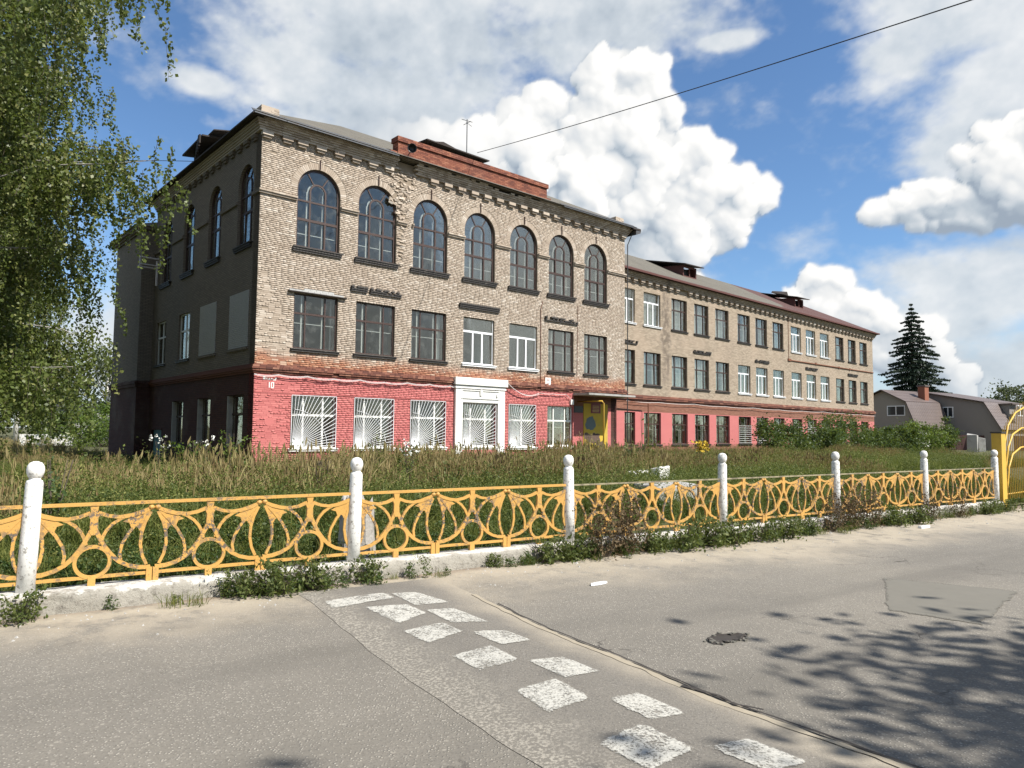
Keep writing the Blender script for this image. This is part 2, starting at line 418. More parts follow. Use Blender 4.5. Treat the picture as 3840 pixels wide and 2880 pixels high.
def brick_tex(t, c1, c2, mort, size=.011, bias=0.0):
    """courses on a wall, from the object's own coordinates; works on faces along x and along y"""
    o = t.obj(); x, y, z = t.sep(o); nx, ny, nz = t.sep(t.n('TexCoord').outputs['Normal'])
    side = t.rng(t.m('ABSOLUTE', nx), .5, .6)
    h = t.m('ADD', t.m('MULTIPLY', x, t.m('SUBTRACT', 1.0, side)), t.m('MULTIPLY', y, side))
    nd = t.n('TexBrick', {'Vector': t.xyz(h, z, 0.0), 'Color1': c1, 'Color2': c2, 'Mortar': mort, 'Scale': 1.0, 'Mortar Size': size, 'Mortar Smooth': .2,
                          'Bias': bias, 'Brick Width': .26, 'Row Height': .0745}, offset=.5, squash=1.0)
    return nd.outputs['Color'], nd.outputs['Fac'], (x, y, z)


def m_sidewall():  # same brick as the front, its colours darkened to paint in the shade
    m, t, b = newmat('shaded_side_brick'); p = t.pos()
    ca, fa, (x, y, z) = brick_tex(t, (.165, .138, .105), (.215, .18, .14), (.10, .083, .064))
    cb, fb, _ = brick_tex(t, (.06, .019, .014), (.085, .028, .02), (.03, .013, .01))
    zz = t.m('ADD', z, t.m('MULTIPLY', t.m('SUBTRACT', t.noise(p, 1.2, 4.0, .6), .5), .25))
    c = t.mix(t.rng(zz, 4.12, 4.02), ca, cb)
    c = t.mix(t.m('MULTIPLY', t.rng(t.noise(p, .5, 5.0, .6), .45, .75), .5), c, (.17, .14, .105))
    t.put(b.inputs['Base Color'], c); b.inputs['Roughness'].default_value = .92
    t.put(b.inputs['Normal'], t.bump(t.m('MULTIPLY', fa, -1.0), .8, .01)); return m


def m_wing():
    m, t, b = newmat('wing_brick'); p = t.pos()
    ca, fa, (x, y, z) = brick_tex(t, (.27, .215, .155), (.45, .37, .28), (.185, .15, .11), .012)
    cr, fr, _ = brick_tex(t, (.20, .075, .045), (.28, .125, .08), (.15, .085, .06), .010)
    ca = t.mix(t.m('MULTIPLY', t.rng(t.noise(p, .35, 5.0, .6), .42, .7), .5), ca, (.40, .31, .23))
    ca = t.mix(t.m('MULTIPLY', t.rng(t.noise(p, .9, 5.0, .65), .5, .75), .45), ca, (.23, .18, .135))
    streak = t.m('MULTIPLY', t.rng(t.m('ABSOLUTE', t.m('SUBTRACT', t.m('ADD', x, t.m('MULTIPLY', t.m('SUBTRACT', t.noise(p, .8, 4.0, .6), .5), 1.6)), 8.1)), .75, .15), t.rng(z, 4.3, 6.0))
    ca = t.mix(t.m('MULTIPLY', t.m('MULTIPLY', streak, t.rng(t.noise(p, 3.0, 5.0, .6), .3, .6)), .8), ca, (.115, .09, .07))
    c = t.mix(t.rng(z, 4.10, 4.06), ca, cr)
    pk = t.mix(t.noise(p, 2.0, 5.0, .65), (.46, .135, .13), (.54, .185, .17))
    pk = t.mix(t.m('MULTIPLY', fa, .35), pk, (.36, .08, .09))
    c = t.mix(t.m('MULTIPLY', t.rng(z, 3.035, 3.02), t.rng(t.m('ADD', z, t.m('MULTIPLY', t.noise(p, 1.5, 5.0, .6), .5)), .95, 1.2)), c, pk)
    t.put(b.inputs['Base Color'], c); b.inputs['Roughness'].default_value = .92
    t.put(b.inputs['Normal'], t.bump(t.m('MULTIPLY', fa, -1.0), .8, .012)); return m


def m_redbrick(name='red_brick', stops=((0, (.12, .04, .026)), (.3, (.175, .058, .036)), (.7, (.23, .08, .046)), (1, (.29, .12, .072)))):
    m, t, b = newmat(name); p = t.pos()
    rv = t.m('FRACT', t.m('ADD', t.attr('bv'), t.rand()))
    c = t.ramp(rv, list(stops))
    c = t.mix(t.m('MULTIPLY', t.rng(t.noise(p, .9, 5.0, .65), .48, .72), .6), c, (.11, .045, .035))
    t.put(b.inputs['Base Color'], c); b.inputs['Roughness'].default_value = .92
    t.put(b.inputs['Normal'], t.bump(t.noise(p, 45.0, 4.0, .65), .7, .006)); return m


def m_roof():
    m, t, b = newmat('corrugated_roof'); p = t.pos(); o = t.obj(); x, y, z = t.sep(o)
    nx, ny, nz = t.sep(t.n('TexCoord').outputs['Normal'])
    side = t.rng(t.m('ABSOLUTE', nx), .2, .3)
    h = t.m('ADD', t.m('MULTIPLY', x, t.m('SUBTRACT', 1.0, side)), t.m('MULTIPLY', y, side))
    wv = t.m('SINE', t.m('MULTIPLY', h, 2 * PI / .15))
    c = t.mix(t.noise(p, .7, 6.0, .65), (.075, .068, .054), (.15, .135, .107))
    c = t.mix(t.m('MULTIPLY', t.rng(t.noise(p, 2.5, 6.0, .7), .5, .7), .6), c, (.12, .115, .085))
    row = t.m('FRACT', t.m('MULTIPLY', z, 1.55))
    c = t.mix(t.m('MULTIPLY', t.rng(row, .06, .0), .7), c, (.07, .065, .055))
    red = t.rng(t.m('ADD', t.attr('bv'), t.m('MULTIPLY', t.m('SUBTRACT', t.noise(p, .6, 4.0, .6), .5), .35)), .45, .6)
    c = t.mix(red, c, t.mix(t.noise(p, 1.2, 5.0, .6), (.05, .02, .017), (.10, .045, .037)))
    t.put(b.inputs['Base Color'], c); b.inputs['Roughness'].default_value = .85
    t.put(b.inputs['Normal'], t.bump(t.m('ADD', wv, t.m('MULTIPLY', t.noise(p, 20.0), .6)), .6, .02)); return m


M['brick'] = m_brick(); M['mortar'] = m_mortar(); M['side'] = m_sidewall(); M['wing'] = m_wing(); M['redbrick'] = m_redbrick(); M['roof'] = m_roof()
M['bandbrick'] = m_redbrick('dark_moulding_brick', ((0, (.09, .035, .026)), (.4, (.16, .06, .04)), (.8, (.22, .09, .058)), (1, (.30, .15, .10))))
M['sidecap'] = simple('shaded_cornice_brick', (.15, .125, .095), .95, .2, 4)  # cornice brick darkened in colour to go with the painted shade of the side
M['whitebrick'] = simple('white_infill_brick', (.40, .40, .385), .9, .2, 8, bump=.004)


# ------------------------------------------------------------------ walls with openings
def top_of(op, x):
    if not op.get('arch'): return op['t']
    c = (op['l'] + op['r']) / 2; r = (op['r'] - op['l']) / 2
    return op['t'] + math.sqrt(max(0, r * r - (x - c) ** 2))


def panel(mb, a0, a1, z0, z1, d0, d1, ops, axis='x'):
    """wall slab from a0 to a1 along an axis, d0..d1 thick, minus the openings"""
    bp = {a0, a1}
    for o in ops:
        bp |= {o['l'], o['r']}
        if o.get('arch'):
            c = (o['l'] + o['r']) / 2; r = (o['r'] - o['l']) / 2
            bp |= {c + r * math.cos(PI * i / 14) for i in range(1, 14)}
    bp = sorted(b for b in bp if a0 - 1e-6 <= b <= a1 + 1e-6)
    for xa, xb in zip(bp[:-1], bp[1:]):
        if xb - xa < 1e-5: continue
        xm = (xa + xb) / 2; cov = sorted([o for o in ops if o['l'] < xm < o['r']], key=lambda o: o['b'])
        lo = (z0, z0)
        for o in cov + [None]:
            hi = (o['b'], o['b']) if o else (z1, z1)
            if hi[0] - lo[0] > 1e-4 or hi[1] - lo[1] > 1e-4:
                P = [(xa, d0, lo[0]), (xb, d0, lo[1]), (xb, d1, lo[1]), (xa, d1, lo[0]), (xa, d0, hi[0]), (xb, d0, hi[1]), (xb, d1, hi[1]), (xa, d1, hi[0])]
                if axis == 'y': P = [(q[1], q[0], q[2]) for q in P]; P = [P[3], P[2], P[1], P[0], P[7], P[6], P[5], P[4]]
                mb.hexa(P)
            if o: lo = (top_of(o, xa), top_of(o, xb))
    return mb


def brick_cells(x0, x1, z0, z1, ops, seed, ch=.0745, arch_ring=.27):
    """(xa, xb, za, zb) of every brick of a wall face, courses and bond, cut at the openings"""
    rs = random.Random(seed); out = []; n = int(round((z1 - z0) / ch)); ch = (z1 - z0) / n
    for i in range(n):
        za = z0 + i * ch + .0045; zb = z0 + (i + 1) * ch - .0045; zm = (za + zb) / 2
        cuts = []
        for o in ops:
            if o['b'] - .001 < zm:
                if o.get('arch'):
                    c = (o['l'] + o['r']) / 2; r = (o['r'] - o['l']) / 2
                    if zm < o['t']: cuts.append((o['l'], o['r']))
                    else:
                        R2 = r + arch_ring; q = R2 * R2 - (zm - o['t']) ** 2
                        if q > 0: cuts.append((c - math.sqrt(q), c + math.sqrt(q)))
                elif zm < o['t']: cuts.append((o['l'], o['r']))
        x = x0 - rs.choice((0, .065, .13, .19)); kind = i % 3
        while x < x1:
            L = .26 if (kind != 1 and rs.random() < .82) or rs.random() < .35 else .13
            segs = [(max(x + .0045, x0), min(x + L - .0045, x1))]
            for (a, b) in cuts:
                nx = []
                for (p, q) in segs:
                    if q <= a or p >= b: nx.append((p, q)); continue
                    if p < a: nx.append((p, a))
                    if q > b: nx.append((b, q))
                segs = nx
            out += [(p, q, za, zb) for p, q in segs if q - p > .025]
            x += L
    return out


def boxes(cells, yb=.014):
    """boxes open at the back for (xa, xb, za, zb, yfront, value)"""
    c = np.array(cells); n = len(c); xa, xb, za, zb, yf, vv = c.T; o = np.full(n, yb)
    V = np.stack([np.stack(q, -1) for q in ((xa, yf, za), (xb, yf, za), (xb, yf, zb), (xa, yf, zb), (xa, o, za), (xb, o, za), (xb, o, zb), (xa, o, zb))], 1)
    F = np.array([(0, 1, 2, 3), (0, 4, 5, 1), (1, 5, 6, 2), (2, 6, 7, 3), (3, 7, 4, 0)])
    return V.reshape(-1, 3), (np.arange(n)[:, None, None] * 8 + F[None]).reshape(-1, 4), np.repeat(vv, 8)


# ------------------------------------------------------------------ windows (window > pane, inner_frame, sill, grille, curtain)
WC = {}


def pane_mesh(w, h):
    key = ('pane', round(w, 3), round(h, 3))
    if key not in WC: WC[key] = MB().box(0, w, -.003, .003, 0, h).mesh('pane'); WC[key].materials.append(M['glass'])
    return WC[key]


def frame_bars(W, H, kind):
    """bars (x0,x1,z0,z1) and panes (x0,x1,z0,z1)"""
    if kind == 'wood': xs = [0, .275 * W, .725 * W, W]; zs = [0, .64 * H, H]; b, tr, e = .055, .08, .06
    elif kind == 'white': xs = [0, .28 * W, .72 * W, W]; zs = [0, .63 * H, H]; b, tr, e = .075, .08, .055
    elif kind == 'white2': xs = [0, .52 * W, W]; zs = [0, .63 * H, H]; b, tr, e = .085, .08, .055
    else: xs = [0, .34 * W, .64 * W, W]; zs = [0, .70 * H, H]; b, tr, e = .085, .095, .05
    bars = [(0, e, 0, H), (W - e, W, 0, H), (e, W - e, 0, e), (e, W - e, H - e, H)]
    zt = zs[1]; bars.append((e, W - e, zt - tr / 2, zt + tr / 2))
    for x in xs[1:-1]:
        bars.append((x - b / 2, x + b / 2, e, zt - tr / 2))
        if kind != 'pvc': bars.append((x - b / 2, x + b / 2, zt + tr / 2, H - e))
    panes = []
    for i in range(len(xs) - 1):
        l = xs[i] + (e if i == 0 else b / 2); r = xs[i + 1] - (e if i == len(xs) - 2 else b / 2)
        panes.append((l, r, e, zt - tr / 2))
        if kind != 'pvc': panes.append((l, r, zt + tr / 2, H - e))
    if kind == 'pvc': panes.append((e, W - e, zt + tr / 2, H - e))
    return bars, panes


def window(root, l, b, W, H, kind, side=False, y0=.12, sill=True, inner=True, curtain=0.0, grille=None, sillmat=None, rs=random):
    """place a window of the given kind in the opening with lower left corner l, b"""
    key = ('frame', kind, round(W, 2), round(H, 2)); mat = M['wood'] if kind == 'wood' else M['white'] if kind.startswith('white') else M['pvc']
    bars, panes = frame_bars(W, H, kind)
    if key not in WC:
        mb = MB()
        for i, (x0, x1, z0, z1) in enumerate(bars):
            q = .004 if i >= 4 else 0
            if kind == 'pvc' and i == 3: continue
            mb.box(x0, x1, -.03 + q, .04 - q, z0, z1)
        WC[key] = mb.mesh('window'); WC[key].materials.append(mat)
    if side: o = link('window', WC[key], None, root, (y0, l + W, b), -PI / 2)
    else: o = link('window', WC[key], None, root, (l, y0, b))
    for (x0, x1, z0, z1) in panes:
        p = link('pane', pane_mesh(x1 - x0 + .01, z1 - z0 + .01), None, o, (x0 - .005, .004, z0 - .005))
        p.rotation_euler = (rs.gauss(0, .010), 0, rs.gauss(0, .014))
    if inner:
        ki = ('inner', round(W, 2), round(H, 2), kind)
        if ki not in WC:
            mb = MB(); zt = .64 * H
            for x in (.2 * W, .67 * W): mb.box(x, x + .055, .07, .11, .05, H - .05)
            mb.box(.03, W - .03, .071, .109, zt - .03, zt + .03); mb.box(.03, W - .03, .075, .105, .46 * H, .46 * H + .025); mb.box(.03, .07, .07, .11, .05, H - .05)
            WC[ki] = mb.mesh('inner_frame'); WC[ki].materials.append(M['white'])
        link('inner_frame', WC[ki], None, o)
    if curtain > 0:
        kc = ('curt', round(W, 2), round(H, 2), int(curtain * 10))
        if kc not in WC:
            mb = MB(); n = 40; pts = []
            for i in range(n + 1):
                x = .06 + (W - .12) * i / n
                if abs(x / W - .5) < .5 - curtain / 2: continue
                pts.append((x, .26 + .035 * math.sin(i * 1.9) + .02 * math.sin(i * .7)))
            for (xa, ya), (xb, yb) in zip(pts[:-1], pts[1:]):
                if xb - xa > W / n * 1.5: continue
                mb.hexa([(xa, ya, .06), (xb, yb, .06), (xb, yb + .006, .06), (xa, ya + .006, .06), (xa, ya, H - .08), (xb, yb, H - .08), (xb, yb + .006, H - .08), (xa, ya + .006, H - .08)])
            WC[kc] = mb.mesh('curtain'); WC[kc].materials.append(M['curtain'])
        link('curtain', WC[kc], None, o)
    if sill:
        sm = sillmat or M['sill']; ks = ('sill', round(W, 2), sm.name, round(y0, 2))
        if ks not in WC:
            mb = MB(); yo = -y0 - .11
            mb.hexa([(-.1, yo, -.05), (W + .1, yo, -.05), (W + .1, -.031, -.01), (-.1, -.031, -.01), (-.1, yo, -.025), (W + .1, yo, -.025), (W + .1, -.031, .02), (-.1, -.031, .02)])
            mb.box(-.08, W + .08, -y0 - .075, -y0 + .02, -.125, -.052)
            WC[ks] = mb.mesh('sill'); WC[ks].materials.append(sm)
        link('sill', WC[ks], None, o)
    if grille:
        kg = ('grille', round(W, 2), round(H, 2), grille)
        if kg not in WC:
            mb = MB(); r = .0105; yg = -y0 - .03
            if grille == 'fan':
                ox, oz = .04, .03
                for i in range(21):
                    a = math.radians(2.5 + i * 4.2)
                    t1 = min((W - .02 - ox) / max(math.cos(a), 1e-3), (H - .02 - oz) / max(math.sin(a), 1e-3))
                    mb.tube([(ox + .1 * math.cos(a), yg, oz + .1 * math.sin(a)), (ox + t1 * math.cos(a), yg, oz + t1 * math.sin(a))], r, 4)
                for R_ in (.72 * H,):
                    pts = [(ox + R_ * math.cos(math.radians(q)), yg - .02, oz + R_ * math.sin(math.radians(q))) for q in range(3, 90, 6)]
                    mb.tube([p for p in pts if p[0] < W], r, 4)
                for (a, c) in (((0, 0), (W, 0)), ((0, H), (W, H)), ((0, 0), (0, H)), ((W, 0), (W, H))):
                    mb.tube([(a[0], yg, a[1]), (c[0], yg, c[1])], .015, 4)
            else:
                for i in range(9): mb.tube([(0, yg, .05 + .63 * H * i / 8), (W, yg, .05 + .63 * H * i / 8)], .016, 4)
                for x in (.03, .5 * W, W - .03): mb.tube([(x, yg, .02), (x, yg, .68 * H)], .016, 4)
            WC[kg] = mb.mesh('grille'); WC[kg].materials.append(M['pvc'] if grille == 'fan' else M['curtain'])
        link('grille', WC[kg], None, o)
    return o


def arch_window(root, c, b, spring, r, side=False, y0=.14, rs=random):
    W = 2 * r; hs = spring - b; key = ('archframe', round(r, 2), round(hs, 2)); ya, yb = -.03, .04
    m1 = hs - 1.17 if r > .8 else hs - 1.1; m2 = hs - .42; q = .33 * r / .93
    if key not in WC:
        mb = MB(); e = .085
        mb.box(0, e, ya, yb, 0, hs); mb.box(W - e, W, ya, yb, 0, hs); mb.box(e, W - e, ya, yb, 0, e)
        arc = [(r - (r - e / 2) * math.cos(PI * i / 24), hs + (r - e / 2) * math.sin(PI * i / 24)) for i in range(25)]
        mb.strip(arc, e, ya, yb)
        mb.box(e, W - e, ya + .003, yb - .003, m1 - .05, m1 + .05); mb.box(e, W - e, ya + .003, yb - .003, m2 - .035, m2 + .035)
        for x in (r - q, r + q):
            mb.box(x - .035, x + .035, ya + .006, yb - .006, e, m1 - .05); mb.box(x - .035, x + .035, ya + .006, yb - .006, m1 + .05, m2 - .035); mb.box(x - .035, x + .035, ya + .006, yb - .006, m2 + .035, hs)
        mb.strip([(r - q * math.cos(PI * i / 14), hs + q * math.sin(PI * i / 14)) for i in range(15)], .07, ya + .006, yb - .006)
        for an in (58, 122):
            a = math.radians(an); mb.strip([(r + q * math.cos(a), hs + q * math.sin(a)), (r + (r - e) * math.cos(a), hs + (r - e) * math.sin(a))], .045, ya + .008, yb - .008)
        WC[key] = mb.mesh('arched_window'); WC[key].materials.append(M['wood'])
        mb = MB()
        for x in (r - q - .12, r + q - .1): mb.box(x, x + .06, .08, .12, .05, hs)
        mb.box(.05, W - .05, .081, .119, m1 - .04, m1 + .04); mb.box(.05, W - .05, .085, .115, .5 * m1, .5 * m1 + .03)
        mb.strip([(r - .04 - (q + .02) * math.cos(PI * i / 14), hs + (q + .02) * math.sin(PI * i / 14)) for i in range(15)], .06, .08, .12)
        WC[key + ('in',)] = mb.mesh('inner_frame'); WC[key + ('in',)].materials.append(M['white'])

        def secp(a0, a1, ri, ro):
            A = [math.radians(a0 + (a1 - a0) * i / 8) for i in range(9)]
            poly = [(r + ro * math.cos(a), hs + ro * math.sin(a)) for a in A] + [(r + ri * math.cos(a), hs + ri * math.sin(a)) for a in A[::-1]]
            return MB().prism(poly, -.003, .003)
        mats = [MB().prism([(r + (q - .03) * math.cos(PI * i / 12), hs + (q - .03) * math.sin(PI * i / 12)) for i in range(13)] + [(r - q + .03, m2 + .03), (r + q - .03, m2 + .03)], -.003, .003),
                secp(1, 58, q + .03, r - e + .01), secp(58, 122, q + .03, r - e + .01), secp(122, 179, q + .03, r - e + .01),
                MB().box(e - .01, r - q - .03, -.003, .003, m2 + .03, hs), MB().box(r + q + .03, W - e + .01, -.003, .003, m2 + .03, hs)]
        for i, mm in enumerate(mats): WC[key + (i,)] = mm.mesh('pane'); WC[key + (i,)].materials.append(M['glass'])
        mb = MB(); yo = -y0 - .13
        mb.box(-.14, W + .14, yo, -.031, -.04, .0); n = int((W + .28) / .13)
        for i in range(n):
            for j in range(2):
                mb.box(-.14 + i * .13, -.14 + i * .13 + .118, yo + .03 + .03 * j, -y0 + .02, -.045 - .075 * (j + 1), -.05 - .075 * j)
        WC[key + ('sill',)] = mb.mesh('sill'); WC[key + ('sill',)].materials.append(M['sill'])
    if side: o = link('arched_window', WC[key], None, root, (y0, c + r, b), -PI / 2)
    else: o = link('arched_window', WC[key], None, root, (c - r, y0, b))
    link('inner_frame', WC[key + ('in',)], None, o)
    e = .085
    for (x0, x1) in ((e, r - q - .035), (r - q + .035, r + q - .035), (r + q + .035, W - e)):
        for (z0, z1) in ((e, m1 - .05), (m1 + .05, m2 - .035)):
            p = link('pane', pane_mesh(x1 - x0 + .01, z1 - z0 + .01), None, o, (x0 - .005, .004, z0 - .005)); p.rotation_euler = (rs.gauss(0, .010), 0, rs.gauss(0, .014))
    for i in range(6): link('pane', WC[key + (i,)], None, o, (0, .002 + .0005 * i, 0))
    link('sill', WC[key + ('sill',)], None, o)
    return o


# ================================================================== school, main block
TH = .847
SC_LOC = (-9.528, 26.3988, 0.0); SC_RZ = PI / 2 - TH
school = thing('school_building', 'three storey tan brick school block with arched top windows and pink ground floor', 'school', SC_LOC, SC_RZ)
LX = 21.235; DEP = 13.45; ARC_C = [2.39, 5.07, 7.78, 10.62, 13.44, 16.10, 18.78]; RR = .925
G_OPS = [dict(l=1.48, r=3.35, b=.95, t=2.97), dict(l=4.16, r=6.02, b=.95, t=2.97), dict(l=6.87, r=8.73, b=.95, t=2.97), dict(l=9.68, r=11.68, b=.95, t=2.97),
         dict(l=12.51, r=14.29, b=.92, t=2.98), dict(l=15.13, r=17.0, b=.95, t=3.0), dict(l=17.06, r=LX, b=-.5, t=3.6)]
S_OPS = [dict(l=c - .93, r=c + .93, b=4.79, t=6.95) for c in ARC_C]
A_OPS = [dict(l=c - RR, r=c + RR, b=8.76, t=11.07, arch=True) for c in ARC_C]
OPS = G_OPS + S_OPS + A_OPS
panel(MB(), 0, LX, -.4, 13.3, .007, .5, OPS).build('wall', M['mortar'], school)


def dmg(x, z):
    path = [(6.25, 13.0), (6.35, 12.2), (6.1, 11.55), (6.3, 10.8), (6.2, 9.6), (6.25, 8.7)]
    for (xa, za), (xb, zb) in zip(path[:-1], path[1:]):
        if zb <= z <= za:
            t = (za - z) / (za - zb); wd = .75 if z > 12.2 else .62 if z > 11.2 else .3 if z > 10.3 else .14
            return max(0, 1 - abs(x - (xa + (xb - xa) * t)) / wd)
    return 0


rs = random.Random(3); cells = []
for (xa, xb, za, zb) in brick_cells(0, LX, -.31, 12.91, OPS, 5):
    d_ = dmg((xa + xb) / 2, (za + zb) / 2)
    if d_ > 0 and rs.random() < .62 * d_: continue
    yf = rs.gauss(0, .0022) - .001 + (rs.uniform(-.03, .008) if d_ > .25 else 0)
    if rs.random() < .006: continue
    cells.append((xa, xb, za, zb, yf, rs.random()))
# the bricks that show largest are single pieces, the rest of the face is one mesh
inv = Matrix.Rotation(-SC_RZ, 3, 'Z') @ (Vector((0, 0, 1.65)) - Vector(SC_LOC))
std = [i for i, c in enumerate(cells) if abs(c[1] - c[0] - .251) < .002 and 1.0 < c[2] < 9 and not 3.7 < c[2] < 4.1]
std.sort(key=lambda i: (Vector((cells[i][0], 0, cells[i][2])) - inv).length); single = set(std[:290])
bmesh_single = MB().add([(0, 0, 0), (.251, 0, 0), (.251, 0, .0655), (0, 0, .0655), (0, .018, 0), (.251, .018, 0), (.251, .018, .0655), (0, .018, .0655)],
                        [(0, 1, 2, 3), (0, 4, 5, 1), (1, 5, 6, 2), (2, 6, 7, 3), (3, 7, 4, 0)]).mesh('brick'); bmesh_single.materials.append(M['brick'])
for i in single:
    c = cells[i]; link('brick', bmesh_single, None, school, (c[0], c[4], c[2]))
V, F, A = boxes([c for i, c in enumerate(cells) if i not in single])
tag(link('brickwork', mesh_np('brickwork', V, F, {'bv': ('FLOAT', A)}), M['brick'], school), kind='stuff')
for ci, c in enumerate(ARC_C):        # ring of bricks on edge round each arched head
    mb = MB(); n = 40
    for i in range(n):
        a0 = PI * (i + .09) / n; a1 = PI * (i + .91) / n; r0 = RR; r1 = RR + .262
        if dmg(c + (r0 + .1) * math.cos(a0), 11.07 + (r0 + .1) * math.sin(a0)) > .35 and rs.random() < .6: continue
        q = [(c + r * math.cos(a), 11.07 + r * math.sin(a)) for a, r in ((a1, r0), (a0, r0), (a0, r1), (a1, r1))]; yf = rs.gauss(0, .002)
        mb.add([(x, yf, z) for x, z in q] + [(x, .016, z) for x, z in q], [(0, 1, 2, 3), (0, 4, 5, 1), (1, 5, 6, 2), (2, 6, 7, 3), (3, 7, 4, 0)], rs.random() + .001)
    tag(mb.build('arch_bricks', M['brick'], school), kind='stuff')
    MB().box(c - .02, c + .02, -.045, .01, 12.02, 12.02 + rs.uniform(.35, .5)).build('wall_anchor', M['iron'], school)
# broken brick lumps in the damaged patch under the parapet end
mb = MB()
for _ in range(150):
    x = rs.uniform(5.5, 7.0); z = rs.uniform(10.3, 12.9)
    if dmg(x, z) < .2: continue
    s_ = rs.uniform(.02, .055); R_ = Matrix.Rotation(rs.uniform(-.5, .5), 3, 'Y') @ Matrix.Rotation(rs.uniform(-.4, .4), 3, 'Z') @ Matrix.Rotation(rs.uniform(-.4, .4), 3, 'X')
    P = [Vector((x, .0, z)) + R_ @ Vector((a * s_ * 2.2, b * .04, g * s_)) for g in (-1, 1) for (a, b) in ((-1, -1), (1, -1), (1, 1), (-1, 1))]
    mb.hexa(P, rs.random() + .001)
tag(mb.build('broken_bricks', M['brick'], school), kind='stuff')

# other walls, floors, rooms behind the glass
L3 = [dict(l=c - .76, r=c + .76, b=8.8, t=11.24, arch=True) for c in (1.44, 4.83, 8.17, 11.5)]
L2 = [dict(l=7.62, r=9.2, b=4.82, t=6.95), dict(l=11.17, r=12.7, b=4.82, t=6.95)]
L1 = [dict(l=.95, r=2.65, b=.95, t=2.97), dict(l=4.55, r=6.15, b=.95, t=2.95), dict(l=8.1, r=9.73, b=.95, t=2.93), dict(l=11.25, r=12.95, b=.05, t=1.6)]
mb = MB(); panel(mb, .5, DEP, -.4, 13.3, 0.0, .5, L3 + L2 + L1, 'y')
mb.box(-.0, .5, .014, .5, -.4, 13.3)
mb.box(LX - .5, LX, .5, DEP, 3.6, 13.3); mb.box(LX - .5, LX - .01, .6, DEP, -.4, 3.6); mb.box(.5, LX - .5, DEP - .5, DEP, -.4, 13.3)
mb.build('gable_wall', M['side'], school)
mb = MB(); mb.box(17.06, LX - .02, .6, .9, -.4, 3.598); mb.box(16.56, 17.058, .5, .9, -.4, 3.598)
mb.build('porch_wall', M['wing'], school)
mb = MB()
for z in (.15, 3.7, 8.0, 12.95): mb.box(.5, LX - .5, .91, DEP - .5, z, z + .25); mb.box(.5, 16.5, .5, .905, z, z + .25)
for z in (8.0, 12.95): mb.box(16.5, LX - .5, .5, .905, z, z + .25)
mb.box(.5, LX - .5, 6.2, 6.4, .4, 12.9)
for x in (6.4, 12.0, 17.6): mb.box(x, x + .2, 1.2, 6.2, .4, 12.9)
mb.build('floor', M['interior'], school)

# string course at the arch springing, band over the ground floor, cornice with its blocks
mb = MB(); gaps = [(-.07, ARC_C[0] - RR - .01)] + [(a + RR + .01, b - RR - .01) for a, b in zip(ARC_C[:-1], ARC_C[1:])] + [(ARC_C[-1] + RR + .01, LX + .06)]
for (a, b) in gaps:
    x = a
    while x < b - .02:
        e = min(x + .255, b - .005)
        if not (dmg(x, 10.6) > .15 and rs.random() < .7): mb.box(x, e - .006, -.12, .016, 10.625, 10.70, rs.random() + .001); mb.box(x, e - .006, -.07, .016, 10.55, 10.62, rs.random() + .001)
        x = e
tag(mb.build('string_course', M['brick'], school), kind='stuff')
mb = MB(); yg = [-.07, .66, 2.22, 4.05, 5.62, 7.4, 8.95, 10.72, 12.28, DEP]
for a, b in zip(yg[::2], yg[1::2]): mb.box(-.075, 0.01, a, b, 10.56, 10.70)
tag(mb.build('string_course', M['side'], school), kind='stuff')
mb = MB()
for (z0, z1, p) in ((3.755, 3.83, .045), (3.835, 3.905, .10), (3.91, 3.98, .13), (3.985, 4.05, .085), (4.055, 4.10, .03)):
    x = -p
    while x < LX + p:
        e = min(x + rs.choice((.26, .26, .13)), LX + p)
        if rs.random() > .012: mb.box(x, e - .008, -p + rs.uniform(-.004, .004), .016, z0, z1, rs.random() + .001)
        x = e
    mb.box(-p, .02, .02, DEP + p, z0, z1, .05)
    mb.box(LX - .02, LX + p, .02, 2.9, z0, z1, .3)
tag(mb.build('moulding', M['bandbrick'], school), kind='stuff')
mb = MB()
x = 0.0
for i in range(60):
    if x > 17: break
    mb.box(x, min(x + .4, 17.05), -.014, .016, 3.02, 3.045, .5); x += .4
mb.build('ledge_line', M['brick'], school)
mb = MB()
for j, (z0, z1, p) in enumerate(((12.91, 12.985, .13), (12.99, 13.06, .17), (13.065, 13.135, .22), (13.14, 13.21, .27), (13.215, 13.285, .32), (13.29, 13.36, .36))):
    x = -p
    while x < LX + p:
        L = rs.choice((.255, .255, .125)); e = min(x + L, LX + p)
        gone = (5.75 < x < 6.75 and rs.random() < .85) or (6.2 < x < 15.2 and j == 5 and rs.random() < .35) or (9.5 < x < 13 and j >= 4 and rs.random() < .5)
        if not gone: mb.box(x, e - .009, -p + rs.uniform(-.004, .004), .016, z0, z1, rs.random() * .6 + .001)
        x = e
    mb.box(-p, .02, .03, DEP, z0, z1, .2); mb.box(LX - .02, LX + p, .03, DEP, z0, z1, .2)
tag(mb.build('cornice', M['brick'], school), kind='stuff')
dm = MB().box(0, .42, -.17, .016, .10, .235, .4).box(.05, .37, -.11, .016, .012, .093, .7).mesh('cornice_block'); dm.materials.append(M['brick'])
xs = [0.0, .79] + [1.40 + .785 * i for i in range(6)] + [7.67 + .775 * i for i in range(18)]
for x in xs:
    if 5.6 < x < 7.0 or x > LX - .3: continue
    o = link('cornice_block', dm, None, school, (x - .03, rs.uniform(-.006, .006), 12.665))
dms = MB().box(-.13, .016, 0, .42, .10, .235).box(-.085, .016, .05, .37, .012, .093).mesh('cornice_block'); dms.materials.append(M['sidecap'])
for i in range(17): link('cornice_block', dms, None, school, (0, .35 + .78 * i, 12.665))
